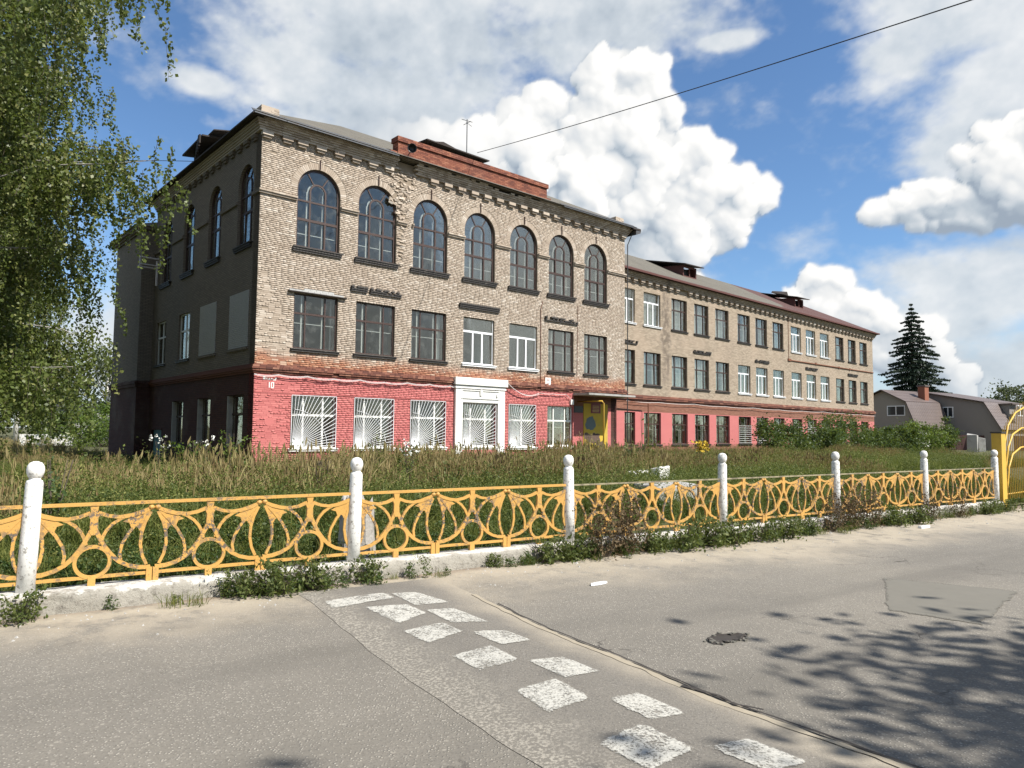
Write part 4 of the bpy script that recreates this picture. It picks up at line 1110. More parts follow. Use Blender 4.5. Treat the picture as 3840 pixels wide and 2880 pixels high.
def m_asphalt():
    m, t, b = newmat('worn_asphalt'); p = t.pos(); o = t.obj(); x, y, z = t.sep(o)
    base = t.mix(t.noise(p, 1.3, 6.0, .65), (.125, .114, .096), (.195, .178, .15))
    base = t.mix(t.m('MULTIPLY', t.rng(t.noise(p, .35, 4.0, .6), .4, .7), .5), base, (.23, .207, .168))
    vo = t.n('TexVoronoi', {'Vector': p, 'Scale': 58.0}, feature='F1')
    chip = t.m('MULTIPLY', t.rng(vo.outputs['Distance'], .48, .22), t.rng(t.sep(vo.outputs['Color'])[0], .35, .9))
    near = t.m('ADD', .55, t.m('MULTIPLY', t.noise(p, .8, 4.0, .6), .5))
    c = t.mix(t.m('MULTIPLY', chip, near), base, (.40, .37, .315))
    c = t.mix(t.m('MULTIPLY', t.rng(t.noise(p, 55.0, 3.0, .7), .52, .66), .6), c, (.088, .079, .065))
    vb = t.n('TexVoronoi', {'Vector': p, 'Scale': 26.0}, feature='F1'); c = t.mix(t.m('MULTIPLY', t.rng(vb.outputs['Distance'], .42, .2), t.rng(t.sep(vb.outputs['Color'])[1], .7, 1.1)), c, (.28, .257, .217))
    lane = t.noise(t.xyz(t.m('MULTIPLY', x, .12), t.m('MULTIPLY', y, .9), 0.0), 1.0, 4.0, .6); c = t.mix(t.m('MULTIPLY', t.rng(lane, .46, .68), .5), c, (.10, .092, .078)); c = t.mix(t.m('MULTIPLY', t.rng(t.noise(p, 1.1, 5.0, .7), .60, .72), .45), c, (.075, .068, .057))
    crk = t.n('TexVoronoi', {'Vector': t.v('ADD', p, t.v('SCALE', t.noise(p, 1.5, 4.0, .6, out=1))), 'Scale': .55}, feature='DISTANCE_TO_EDGE').outputs[0]
    c = t.mix(t.m('MULTIPLY', t.rng(crk, .010, .002), t.rng(t.noise(p, .5, 3.0, .6), .52, .66)), c, (.06, .053, .045))
    # sand blown against the plinth and along the right-hand edge
    wv = t.m('ADD', t.m('ADD', y, t.m('MULTIPLY', t.m('SUBTRACT', t.noise(p, .55, 6.0, .62), .5), 2.6)), t.m('MULTIPLY', x, .03))
    wv = t.m('ADD', wv, t.m('MULTIPLY', t.rng(x, 8.0, 2.0), -.35))
    sand = t.m('MULTIPLY', t.m('MULTIPLY', t.rng(wv, -1.9, -.45), t.rng(t.noise(p, 3.5, 6.0, .7), .25, .55)), .9)
    scol = t.mix(t.noise(p, 2.6, 6.0, .7), (.28, .237, .175), (.41, .358, .276))
    c = t.mix(sand, c, scol)
    c = t.mix(t.m('MULTIPLY', t.rng(t.m('ADD', y, t.m('MULTIPLY', t.noise(p, 1.2, 5.0, .6), .5)), -.15, .15), .7), c, (.13, .085, .055))
    t.put(b.inputs['Base Color'], c); b.inputs['Roughness'].default_value = .93
    hgt = t.m('ADD', t.m('MULTIPLY', chip, t.m('SUBTRACT', 1.0, sand)), t.m('MULTIPLY', t.noise(p, 30.0, 5.0, .7), 1.2))
    t.put(b.inputs['Normal'], t.bump(hgt, .75, .008)); return m


def m_hump():
    m, t, b = newmat('hump_asphalt'); p = t.pos(); o = t.obj(); x, y, z = t.sep(o)
    c = t.mix(t.noise(p, 2.0, 6.0, .65), (.115, .105, .09), (.195, .178, .15))
    c = t.mix(t.m('MULTIPLY', t.rng(t.noise(p, 70.0, 3.0, .7), .5, .66), .7), c, (.07, .065, .058))
    c = t.mix(t.m('MULTIPLY', t.rng(t.noise(p, 95.0, 2.0, .7), .60, .70), .7), c, (.36, .33, .29))
    c = t.mix(t.rng(t.m('ADD', x, t.m('MULTIPLY', t.m('SUBTRACT', t.noise(p, 3.0, 6.0, .7), .5), .9)), 2.75, 2.3), c, t.mix(t.rng(t.noise(p, 48.0, 3.0, .7), .45, .62), (.15, .137, .115), (.30, .275, .23)))
    sand = t.m('MULTIPLY', t.rng(t.m('ADD', x, t.m('MULTIPLY', t.noise(p, 1.4, 6.0, .65), .6)), 3.6, 4.1), .6)
    c = t.mix(sand, c, (.40, .345, .26))
    t.put(b.inputs['Base Color'], c); b.inputs['Roughness'].default_value = .93; t.put(b.inputs['Normal'], t.bump(t.noise(p, 60.0, 4.0, .7), .8, .006)); return m


def m_worn_sheet(name, c, lo, hi):
    """thin coat that has worn through to the road in grains and along its edges"""
    m, t, b = newmat(name); p = t.pos(); ed = t.attr('bv')
    n1 = t.noise(p, 62.0, 3.0, .75); n2 = t.noise(p, 4.5, 6.0, .7); n3 = t.noise(p, 22.0, 4.0, .7)
    q = t.m('ADD', t.m('ADD', t.m('MULTIPLY', n1, .9), t.m('MULTIPLY', n2, .8)), t.m('ADD', t.m('MULTIPLY', n3, .5), t.rng(ed, .0, .06, .28, 0.0)))
    hole = t.rng(q, lo, hi)
    t.put(b.inputs['Base Color'], t.mix(n2, tuple(x * .8 for x in c), tuple(x * 1.12 for x in c))); b.inputs['Roughness'].default_value = .88
    t.put(b.inputs['Alpha'], t.m('SUBTRACT', 1.0, hole)); return m


def m_roadpaint():
    m, t, b = newmat('worn_road_paint'); p = t.pos()
    c = t.mix(t.noise(p, 6.0, 5.0, .7), (.40, .385, .34), (.56, .54, .49))
    wear = t.m('MAXIMUM', t.rng(t.noise(p, 75.0, 3.0, .75), .50, .60), t.m('MULTIPLY', t.rng(t.noise(p, 4.0, 6.0, .75), .48, .62), .85))
    c = t.mix(t.m('MULTIPLY', wear, .85), c, (.20, .185, .16)); t.put(b.inputs['Base Color'], c); b.inputs['Roughness'].default_value = .85
    t.put(b.inputs['Normal'], t.bump(t.noise(p, 60.0, 4.0, .7), .6, .005)); return m


M['ground'] = m_ground(); M['asphalt'] = m_asphalt(); M['hump'] = m_hump(); M['roadpaint'] = m_worn_sheet('worn_road_paint', (.46, .447, .40), .98, 1.32)
M['patchsheet'] = m_worn_sheet('asphalt_patch_coat', (.148, .138, .114), 1.30, 1.62)
M['patch'] = simple('smooth_asphalt_patch', (.125, .119, .10), .9, .12, 3, bump=.003, bscale=80, dirt=(.27, .25, .2), dscale=1.5, damt=.6)
M['crack'] = simple('crack_fill', (.035, .03, .026), 1.0, .3, 20)
M['sandstrip'] = simple('sand_in_joint', (.30, .26, .195), 1.0, .2, 6, bump=.004)

far = np.concatenate([-np.geomspace(2000, 60, 10), np.linspace(-50, 50, 41), np.geomspace(60, 2000, 10)])
grid('ground', far, far, lambda X, Y: -.16 + 0 * X, M['ground'])
yx = np.concatenate([np.linspace(-120, -32, 23), np.linspace(-30, 40, 141), np.linspace(42, 160, 30)]); yy = np.concatenate([np.linspace(.12, 30, 100), np.linspace(31, 260, 60)])
grid('yard', yx, yy, lambda X, Y: .10 + .10 * (fbm(X * .35, Y * .35, 3, 8) - .5) * sm((Y - .3) / 1.5), M['ground'], loc=F_LOC, rz=F_RZ)
rx_ = np.concatenate([np.linspace(-90, -12, 40), np.linspace(-11.6, 26, 190), np.linspace(27, 90, 32)]); ry_ = np.concatenate([np.linspace(-60, -12, 13), np.linspace(-11.6, .13, 80)])
road = grid('road', rx_, ry_, zroad, M['asphalt'], loc=F_LOC, rz=F_RZ)

# speed hump with its checkered paint
hump = thing('speed_hump', 'low asphalt speed hump with a checkered strip of worn white paint', 'speed hump', F_LOC, F_RZ)
hx = np.linspace(2.19, 3.71, 26); hy = np.linspace(-14, -.42, 90); HX, HY = np.meshgrid(hx, hy)
HX = HX + .03 * (vnoise(HX * 3, HY * 1.5, 3) - .5) + (HX < 2.5) * (2.5 - HX) / .31 * .14 * (fbm(0 * HX, HY * 1.3, 4, 77) - .5); HZ = zroad(HX, HY) + hump_h(HX) * sm((-.4 - HY) / .7) + .003
n_ = len(hx); ii = np.arange(HX.size).reshape(HX.shape)
link('hump_body', mesh_np('hump_body', np.stack([HX, HY, HZ], -1).reshape(-1, 3), np.stack([ii[:-1, :-1], ii[:-1, 1:], ii[1:, 1:], ii[1:, :-1]], -1).reshape(-1, 4), smooth=True), M['hump'], hump)


def on_road(poly, name, mat, parent, lift=.004, hump_on=True, res=.035, rag=.009, seed=0):
    """painted sheet following the road surface, with slightly ragged edges, from a quad of x,y corners"""
    a, b, c, d = [np.array(q, float) for q in poly]; n = max(3, int(np.linalg.norm(b - a) / res)); m_ = max(3, int(np.linalg.norm(d - a) / res))
    S, Tt = np.meshgrid(np.linspace(0, 1, n), np.linspace(0, 1, m_)); S = S[..., None]; Tt = Tt[..., None]
    Pq = (a * (1 - S) + b * S) * (1 - Tt) + (d * (1 - S) + c * S) * Tt
    X, Y = Pq[..., 0], Pq[..., 1]; ed = ((S == 0) | (S == 1) | (Tt == 0) | (Tt == 1))[..., 0]
    X = X + ed * rag * (vnoise(X * 30, Y * 30, 60 + seed) - .5) * 2; Y = Y + ed * rag * (vnoise(X * 30 + 9, Y * 30, 61 + seed) - .5) * 2
    Z = zroad(X, Y) + (hump_h(X) * sm((-.4 - Y) / .7) + .004 if hump_on else 0) + lift
    ii = np.arange(X.size).reshape(X.shape); edge = np.minimum(np.minimum(S, 1 - S), np.minimum(Tt, 1 - Tt))[..., 0]
    return link(name, mesh_np(name, np.stack([X, Y, Z], -1).reshape(-1, 3), np.stack([ii[:-1, :-1], ii[:-1, 1:], ii[1:, 1:], ii[1:, :-1]], -1).reshape(-1, 4), {'bv': ('FLOAT', edge)}), mat, parent)


SQ = [[(2.31, -.86), (2.86, -.90), (2.90, -1.16), (2.31, -1.12)], [(2.92, -.98), (3.17, -1.02), (3.32, -1.44), (2.96, -1.46)], [(2.55, -1.26), (2.90, -1.40), (2.95, -1.70), (2.63, -1.84)],
      [(2.98, -1.62), (3.25, -1.64), (3.33, -2.14), (3.01, -2.06)], [(2.58, -2.02), (2.94, -2.02), (2.97, -2.32), (2.62, -2.42)], [(3.02, -2.36), (3.31, -2.42), (3.34, -2.76), (3.04, -2.78)],
      [(2.63, -2.79), (2.96, -2.76), (2.96, -3.15), (2.63, -3.17)], [(3.0, -3.20), (3.29, -3.22), (3.32, -3.60), (3.01, -3.62)], [(2.63, -3.60), (2.95, -3.60), (2.92, -3.99), (2.60, -4.0)],
      [(3.0, -4.04), (3.26, -4.05), (3.27, -4.43), (3.01, -4.43)], [(2.58, -4.46), (2.93, -4.43), (2.93, -4.81), (2.61, -4.84)], [(3.01, -4.83), (3.29, -4.85), (3.33, -5.19), (3.05, -5.18)]]
for i in range(1, 8): SQ.append([(2.6, -4.45 - .82 * i), (2.95, -4.44 - .82 * i), (2.94, -4.82 - .82 * i), (2.6, -4.83 - .82 * i)]); SQ.append([(3.01, -4.83 - .82 * i), (3.3, -4.85 - .82 * i), (3.32, -5.2 - .82 * i), (3.02, -5.2 - .82 * i)])
for i, q in enumerate(SQ):
    mx_ = sum(p_[0] for p_ in q) / 4; my_ = sum(p_[1] for p_ in q) / 4; q = [(mx_ + (p_[0] - mx_) * 1.07, my_ + (p_[1] - my_) * 1.06) for p_ in q]
    on_road([q[0], q[1], q[2], q[3]][::-1], 'painted_square', M['roadpaint'], hump, seed=i)


def on_road_strip(pts, wd, name, mat, lift, parent=None, seed=0):
    """thin ragged strip along a path on the road (a crack or a sandy joint)"""
    P = []
    for (a, b) in zip(pts[:-1], pts[1:]):
        n = max(2, int(math.dist(a, b) / .05)); P += [(a[0] + (b[0] - a[0]) * i / n, a[1] + (b[1] - a[1]) * i / n) for i in range(n)]
    P.append(pts[-1]); P = np.array(P); P[:, 0] += .05 * (fbm(P[:, 1] * 4, P[:, 0] * 4, 3, 40 + seed) - .5)
    d_ = np.gradient(P, axis=0); nn = np.stack([-d_[:, 1], d_[:, 0]], -1); nn /= np.linalg.norm(nn, axis=1)[:, None]
    w_ = wd * (.35 + 1.3 * fbm(P[:, 1] * 6, P[:, 0] * 2, 3, 44 + seed))[:, None]
    Lp = P + nn * w_ / 2; Rp = P - nn * w_ / 2; V = np.concatenate([Lp, Rp]); Z = zroad(V[:, 0], V[:, 1]) + lift
    n = len(P); F = np.stack([np.arange(n - 1), np.arange(1, n), n + np.arange(1, n), n + np.arange(n - 1)], -1)[:, ::-1]
    return link(name, mesh_np(name, np.concatenate([V, Z[:, None]], 1), F), mat, parent)


on_road_strip([(3.70, -1.2), (3.66, -2.7), (3.66, -3.6), (3.62, -4.3), (3.72, -5.3), (3.75, -8), (3.7, -13)], .05, 'sand_joint', M['sandstrip'], .009, hump, 1)
on_road_strip([(3.74, -1.6), (3.70, -2.7), (3.71, -3.6), (3.67, -4.3), (3.76, -5.3), (3.79, -8)], .020, 'joint_crack', M['crack'], .014, hump, 2)
on_road_strip([(3.62, -4.05), (3.70, -4.3), (3.66, -4.45), (3.74, -4.6)], .024, 'joint_crack', M['crack'], .018, hump, 5)
pt_ = tag(on_road([(6.85, -3.60), (7.05, -4.32), (8.85, -3.86), (8.3, -2.72)], 'asphalt_patch', M['patchsheet'], None, .005, False, .08, .03), 'smooth grey rectangular repair patch set in the road', 'road patch'); pt_.location = F_LOC; pt_.rotation_euler = (0, 0, F_RZ)
# pothole: ragged rim of broken asphalt round a dark hollow
ph = thing('pothole', 'small dark pothole with crumbled rim in the bare road', 'pothole', fw(4.76, -3.45, float(zroad(4.76, -3.45))), F_RZ)
mb = MB(); n = 26; pr = [(1.0, .004), (.86, .012), (.62, .006), (.3, .003)]; r_ = random.Random(2); jit = [[r_.uniform(.75, 1.25) for _ in range(n)] for _ in pr]
vs = [(.19 * q * jit[j][i] * math.cos(2 * PI * i / n), .10 * q * jit[j][i] * math.sin(2 * PI * i / n), z + (r_.uniform(0, .012) if j in (1,) else 0)) for j, (q, z) in enumerate(pr) for i in range(n)]
mb.add(vs, [(j * n + i, j * n + (i + 1) % n, (j + 1) * n + (i + 1) % n, (j + 1) * n + i) for j in range(3) for i in range(n)] + [tuple(range(3 * n, 4 * n))]); mb.build('hollow', M['crack'], ph)
mb = MB()
for _ in range(40):
    a = r_.uniform(0, 6.28); q = r_.uniform(.75, 1.3); x, y = .19 * q * math.cos(a), .10 * q * math.sin(a); s_ = r_.uniform(.006, .014); mb.box(x - s_, x + s_, y - s_, y + s_, 0, s_ * 1.2)
tag(mb.build('crumbs', M['patch'], ph), kind='stuff')
# white shard on the road
mb = MB(); pts = [(-.12, -.012), (-.05, -.03), (.06, -.03), (.13, -.008), (.1, .02), (.0, .03), (-.1, .02)]
mb.add([(x, y, .0) for x, y in pts] + [(x * .95, y * .9, .02) for x, y in pts], [tuple(range(13, 6, -1))[::-1]] + [(i, (i + 1) % 7, (i + 1) % 7 + 7, i + 7) for i in range(7)])
tag(mb.build('plastic_shard', M['pvc'], None, False, fw(5.12, -1.42, float(zroad(5.12, -1.42)) + .004), F_RZ + .1), 'pale plastic shard lying on the sandy road', 'litter')
# pebbles and crumbs along the plinth
rp = np.random.default_rng(4); mb = MB()
for _ in range(520):
    x = rp.uniform(-3, 19); y = -.22 - abs(rp.normal(0, .5)); s_ = rp.uniform(.006, .016) * (2.0 if rp.random() < .06 else 1); z = float(zroad(x, y)); a = rp.uniform(0, 3)
    P = [(x + s_ * rp.uniform(.7, 1.3) * math.cos(a + q * PI / 2), y + s_ * rp.uniform(.7, 1.3) * math.sin(a + q * PI / 2), z - .002) for q in range(4)]
    mb.add(P + [(x, y, z + s_ * .8)], [(0, 1, 4), (1, 2, 4), (2, 3, 4), (3, 0, 4)])
o = tag(mb.build('gravel', M['concrete']), 'loose pebbles and crumbs along the foot of the plinth', 'gravel', kind='stuff'); o.location = F_LOC; o.rotation_euler = (0, 0, F_RZ)


# ================================================================== fence
def m_fence():
    m, t, b = newmat('flaking_yellow_paint'); p = t.pos(); info = t.n('ObjectInfo')
    c = t.mix(t.noise(p, 5.0, 5.0, .6), (.49, .262, .055), (.56, .325, .09))
    zb = t.m('ABSOLUTE', t.m('SUBTRACT', t.sep(p)[2], .60))
    wear = t.m('MAXIMUM', t.m('MULTIPLY', t.rng(t.m('SUBTRACT', t.noise(p, 2.6, 3.0, .6), t.m('MULTIPLY', zb, .35)), .36, .56), t.rng(t.noise(p, 26.0, 5.0, .7), .48, .54)), t.rng(t.noise(p, 44.0, 4.0, .7), .63, .67))
    wear_old = t.m('MAXIMUM', t.m('MULTIPLY', t.rng(t.noise(p, 2.6, 3.0, .6), .47, .62), t.rng(t.noise(p, 30.0, 5.0, .7), .42, .50)), t.rng(t.noise(p, 38.0, 4.0, .7), .60, .64))
    c = t.mix(wear, c, t.mix(t.noise(p, 20.0), (.075, .058, .045), (.17, .14, .11)))
    t.put(b.inputs['Base Color'], c); b.inputs['Roughness'].default_value = .62
    t.put(b.inputs['Normal'], t.bump(t.m('ADD', t.m('MULTIPLY', wear, -.6), t.noise(p, 60.0, 3.0, .6)), .6, .003)); return m


def m_white(name, amt, col2=(.22, .20, .17)):
    m, t, b = newmat(name); p = t.pos()
    c = t.mix(t.noise(p, 7.0, 5.0, .6), (.70, .695, .66), (.80, .79, .755))
    wear = t.m('MULTIPLY', t.rng(t.noise(p, 26.0, 6.0, .72), .58 - amt * .12, .64), .8); wear = t.m('MAXIMUM', wear, t.m('MULTIPLY', t.rng(t.noise(p, 2.2, 4.0, .6), .5, .75), amt * .6))
    c = t.mix(wear, c, col2); t.put(b.inputs['Base Color'], c); b.inputs['Roughness'].default_value = .85
    t.put(b.inputs['Normal'], t.bump(t.noise(p, 50.0, 4.0, .7), .6, .005)); return m


def m_plinth():
    m, t, b = newmat('crumbling_plinth'); p = t.pos(); o = t.obj(); x, y, z = t.sep(o)
    g = t.mix(t.noise(p, 5.0, 6.0, .7), (.22, .205, .175), (.42, .395, .34))
    g = t.mix(t.m('MULTIPLY', t.rng(t.noise(p, 14.0, 5.0, .7), .5, .68), .7), g, (.13, .115, .095))
    w_ = t.mix(t.noise(p, 18.0, 5.0, .7), (.42, .405, .365), (.64, .625, .58))
    wash = t.rng(t.m('ADD', z, t.m('MULTIPLY', t.m('SUBTRACT', t.noise(p, 4.0, 6.0, .7), .5), t.m('ADD', .10, t.m('MULTIPLY', t.rng(t.sep(p)[0], -1.5, -3.0), .22)))), .228, .25)
    wash = t.m('MULTIPLY', wash, t.rng(t.noise(p, 11.0, 5.0, .7), .66, .5))
    t.put(b.inputs['Base Color'], t.mix(wash, g, w_)); b.inputs['Roughness'].default_value = .95
    t.put(b.inputs['Normal'], t.bump(t.noise(p, 22.0, 6.0, .75), 1.0, .02)); return m


M['fence'] = m_fence(); M['fence_old'] = simple('weathered_rail', (.30, .26, .16), .8, .3, 12, dirt=(.12, .1, .07), dscale=9, damt=.8, thr=(.42, .6))
M['postwhite'] = m_white('whitewashed_post', .35); M['postworn'] = m_white('worn_whitewash', .95); M['plinth'] = m_plinth()


def cast_unit():
    w_ = SP / 3; xc = w_ / 2; y0, y1 = -.014, .014; parts = {}

    def both(pts): return pts, [(w_ - x, z) for x, z in pts]
    rib = MB(); web = MB()
    for q, pts in enumerate(both([(.035, .915), (.10, .885), (.19, .858), (.28, .848), (.37, .862), (.455, .895)])): rib.strip(pts, [.03, .036, .034, .03, .03, .034], y0, y1)
    for pts in both([(.20, .860), (.275, .833), (.34, .788), (.387, .732), (.416, .672), (.428, .612)]): rib.strip(pts, [.022, .026, .027, .027, .028, .034], y0 + .002, y1 - .002)
    for pts in both([(.045, .895), (.13, .80), (.20, .71), (.255, .61), (.272, .53), (.262, .462)]): rib.strip(pts, .026, y0 + .003, y1 - .003)
    for pts in both([(.03, .885), (.075, .79), (.102, .69), (.108, .59), (.09, .49), (.052, .405)]): rib.strip(pts, .027, y0 + .004, y1 - .004)
    for pts in both([(.02, .378), (.11, .382), (.20, .407), (.275, .45), (.34, .513), (.39, .585), (.43, .66), (.466, .735)]): rib.strip(pts, [.036, .034, .032, .034, .04, .036, .034, .04], y0 - .001, y1 + .001)
    for pts in both([(.035, .895), (.075, .805), (.104, .69), (.135, .745), (.172, .765), (.115, .822)]): web.prism(pts, -.007, .007)
    for pts in both([(.05, .90), (.123, .818), (.185, .738), (.205, .79), (.255, .805), (.18, .848)]): web.prism(pts, -.008, .006)
    parts['ribs'] = rib; parts['webs'] = web
    ring = MB(); ring.strip([(xc + .136 * math.cos(2 * PI * i / 28), .462 + .134 * math.sin(2 * PI * i / 28)) for i in range(28)], .03, y0 - .003, y1 + .003, closed=True); parts['ring'] = ring
    st = MB(); st.prism([(xc - .034, .957), (xc + .034, .957), (xc + .026, .90), (xc + .045, .875), (xc + .03, .84), (xc + .034, .73), (xc + .02, .70), (xc - .02, .70), (xc - .034, .73), (xc - .03, .84), (xc - .045, .875), (xc - .026, .90)], y0 - .004, y1 + .004); parts['stem'] = st
    ft = MB()
    for x in (.028, w_ - .028): ft.box(x - .024, x + .024, -.022, .022, .24, .375)
    ft.box(xc - .03, xc + .03, -.022, .022, .24, .33); ft.box(.052, xc - .03, -.014, .014, .315, .343); ft.box(xc + .03, w_ - .052, -.014, .014, .315, .343); parts['foot_bar'] = ft
    bl = MB()
    for x in (.026, w_ - .026): bl.lathe([(.003, -.028), (.017, -.022), (.027, -.008), (.028, .004), (.02, .02), (.005, .028)], 10, (x, 0))
    bl.v = [(x, y, z + .925) for x, y, z in bl.v]; parts['knob'] = bl
    out = {}
    for kx, mm in parts.items(): out[kx] = mm.mesh(kx, False); out[kx].materials.append(M['fence'])
    return out


UNIT = cast_unit()
for i in range(-1, 6):
    old = i >= 2
    o = thing('iron_fence', {-1: 'yellow cast iron fence panel running on past the outermost post', 0: 'yellow fence panel with thick rail over whitewashed crumbling plinth', 1: 'yellow fence panel in front of the pale tree stump',
                              2: 'yellow fence panel half buried in brown dry weeds', 3: 'yellow fence panel between post in green weeds and slim post', 4: 'yellow fence panel with lower part lost in dry brushwood', 5: 'short looking yellow fence panel next to the gate'}[i], 'fence', fw(i * SP, 0, 0), F_RZ, 'cast iron panels of the street fence')
    r_ = random.Random(i + 50)
    MB().box(.05, SP - .05, -.024 if not old else -.014, .024 if not old else .014, .957, .985 if not old else .976).build('top_rail', M['fence_old'] if old else M['fence'], o)
    for u_ in range(3):
        c_ = link('casting', UNIT['ribs'], None, o, (u_ * SP / 3, r_.uniform(-.006, .006), r_.uniform(-.004, .004)))
        for kx in ('webs', 'ring', 'stem', 'foot_bar', 'knob'):
            q_ = link(kx, UNIT[kx], None, c_)
            if kx in ('webs', 'knob'): q_['kind'] = 'stuff'
prof = [(.001, -.06), (.072, -.06), (.070, .4), (.066, .93), (.062, .945), (.058, .955), (.044, .962), (.044, .975), (.054, .988), (.066, 1.02), (.0685, 1.05), (.062, 1.082), (.045, 1.107), (.02, 1.118), (.001, 1.12)]
shaft = MB().lathe(prof[:8], 20).mesh('shaft', True); ballm = MB().lathe(prof[7:], 20).mesh('ball_finial', True)
shafts = {}
for nm, mt in (('a', M['postwhite']), ('b', M['postworn'])):
    s1 = shaft.copy(); s1.materials.append(mt); b1 = ballm.copy(); b1.materials.append(mt); shafts[nm] = (s1, b1)
PL = {-1: 'white fence post farthest from the gate', 0: 'leaning white fence post with a brown stain below its ball', 1: 'white fence post with a small dark hole, left of the tree stump', 2: 'white fence post beside the brown dry weeds',
      3: 'flaking white fence post standing in a thick green weed clump', 4: 'white fence post with its foot hidden by brushwood', 5: 'white fence post one panel before the gate', 6: 'white fence post tied to the yellow gate post'}
for i in range(-1, 7):
    o = thing('fence_post', PL[i], 'fence post', fw(i * SP, 0, .24), F_RZ, 'white ball topped fence posts')
    r_ = random.Random(i + 5); o.rotation_euler = ((.012, .028) if i == 0 else (r_.uniform(-.01, .01), r_.uniform(-.02, .02))) + (F_RZ,)
    s1, b1 = shafts['a' if i in (-1, 0, 1, 2) else 'b']; link('shaft', s1, None, o); link('ball_finial', b1, None, o, (0, 0, -.0))
for i in range(-1, 6):          # plinth lengths
    nx_ = 70; xs_ = np.linspace(-.003 if i > -1 else 0, SP - .003, nx_); V = []
    pr = [(-.17, -.12), (-.165, .03), (-.16, .13), (-.155, .20), (-.135, .243), (-.10, .252), (0, .254), (.1, .252), (.14, .235), (.15, .1), (.15, -.05)]
    X = np.repeat(xs_[:, None], len(pr), 1); Yp = np.array([p_[0] for p_ in pr])[None] + 0 * X; Zp = np.array([p_[1] for p_ in pr])[None] + 0 * X
    gx = X + i * SP; rgh = (fbm(gx * 5, Zp * 9 + Yp * 9, 4, 12) - .5); crumb = sm((1.5 - gx) / 2.5) + .35
    front = (np.arange(len(pr)) < 5)[None]; Yp = Yp + np.where(front, .09 * rgh * crumb - .03 * crumb * (fbm(gx * 2.2, Zp * 3, 3, 18) > .55), 0); Zp = Zp + np.where((Zp > .19), .035 * rgh * crumb, 0)
    ii = np.arange(X.size).reshape(X.shape); me = mesh_np('fence_plinth', np.stack([X, Yp, Zp], -1).reshape(-1, 3), np.stack([ii[:-1, :-1], ii[1:, :-1], ii[1:, 1:], ii[:-1, 1:]], -1).reshape(-1, 4))
    tag(link('fence_plinth', me, M['plinth'], None, fw(i * SP, 0, 0), F_RZ), {-1: 'outermost length of crumbling concrete fence plinth past the stained post', 0: 'badly crumbled whitewashed plinth length under the stained post panel', 1: 'grey cracked plinth length in front of the tree stump', 2: 'plinth length buried under brown dry weeds', 3: 'plinth length behind the thick green weeds', 4: 'plinth length hidden in brushwood', 5: 'last plinth length ending at the yellow gate post'}[i], 'plinth', 'lengths of the fence plinth')
# gate
gp = thing('gate_post', 'square yellow steel gate post beside the last fence post', 'gate post', fw(17.79, .05, .1), F_RZ)
MB().box(-.10, .10, -.10, .10, 0, 1.62).build('shaft', M['gaspipe'], gp); MB().box(-.115, .115, -.115, .115, 1.62, 1.65).build('cap', M['sill'], gp)
mb = MB()
for z in (.42, .80, 1.12): mb.tube([(-.4, .0, z), (-.05, .0, z)], .012, 5)
mb.build('tie_bar', M['fence_old'], gp); MB().box(.10, .16, -.03, .03, .15, 1.45).build('hinge_bar', M['gaspipe'], gp)
gt = thing('gate_leaf', 'yellow gate leaf with upright pickets and curved bars', 'gate', fw(17.98, .05, .2), F_RZ + .12)
for i in range(20):
    x = .04 + .125 * i; top = 1.55 + .75 * math.sin(min(1.0, (i + 1) / 16) * PI / 2)
    MB().tube([(x, 0, .03), (x, 0, top)], .011, 4).build('picket', M['gaspipe'], gt)
for (pts, r_) in (([(0, .02, .16), (2.5, .02, .16)], .016), ([(.05, -.02, 1.25), (.35, -.02, 1.7), (.9, -.02, 2.0), (1.6, -.02, 2.15), (2.45, -.02, 2.2)], .02), ([(.1, -.02, .75), (.3, -.02, 1.2), (.65, -.02, 1.5), (1.3, -.02, 1.65), (2.4, -.02, 1.7)], .02), ([(.15, -.02, .3), (.3, -.02, .75), (.6, -.02, 1.05), (1.2, -.02, 1.2), (2.4, -.02, 1.25)], .02), ([(.0, .0, .05), (.0, .0, 1.5)], .025), ([(2.5, 0, .05), (2.5, 0, 2.2)], .025)):
    P = [Vector(p) for p in pts]; mb = MB(); mb.tube(pts if len(pts) < 3 else [tuple(P[j].lerp(P[j + 1], q / 5)) for j in range(len(P) - 1) for q in range(5)] + [pts[-1]], r_, 6); mb.build('gate_bar', M['gaspipe'], gt, True)


# ================================================================== vegetation
def m_leaf(name, stops, trans=.35, rough=.55, tcol=None):
    m = bpy.data.materials.new(name); m.use_nodes = True; m.node_tree.nodes.clear(); t = T(m.node_tree)
    rv = t.m('FRACT', t.m('ADD', t.attr('bv'), t.m('MULTIPLY', t.rand(), .35)))
    c = t.ramp(rv, stops); c = t.mix(t.m('MULTIPLY', t.noise(t.pos(), .6, 3.0, .6), .3), c, tuple(x * .6 for x in stops[0][1]))
    b = t.n('BsdfPrincipled', {'Base Color': c, 'Roughness': rough}); b.inputs['Specular IOR Level'].default_value = .35
    tr = t.n('BsdfTranslucent', {0: t.mix(.5, c, tcol or (.25, .32, .05))})
    mx = t.n('MixShader', {0: trans, 1: b.outputs[0], 2: tr.outputs[0]}); m.node_tree.links.new(mx.outputs[0], t.n('OutputMaterial').inputs[0]); return m


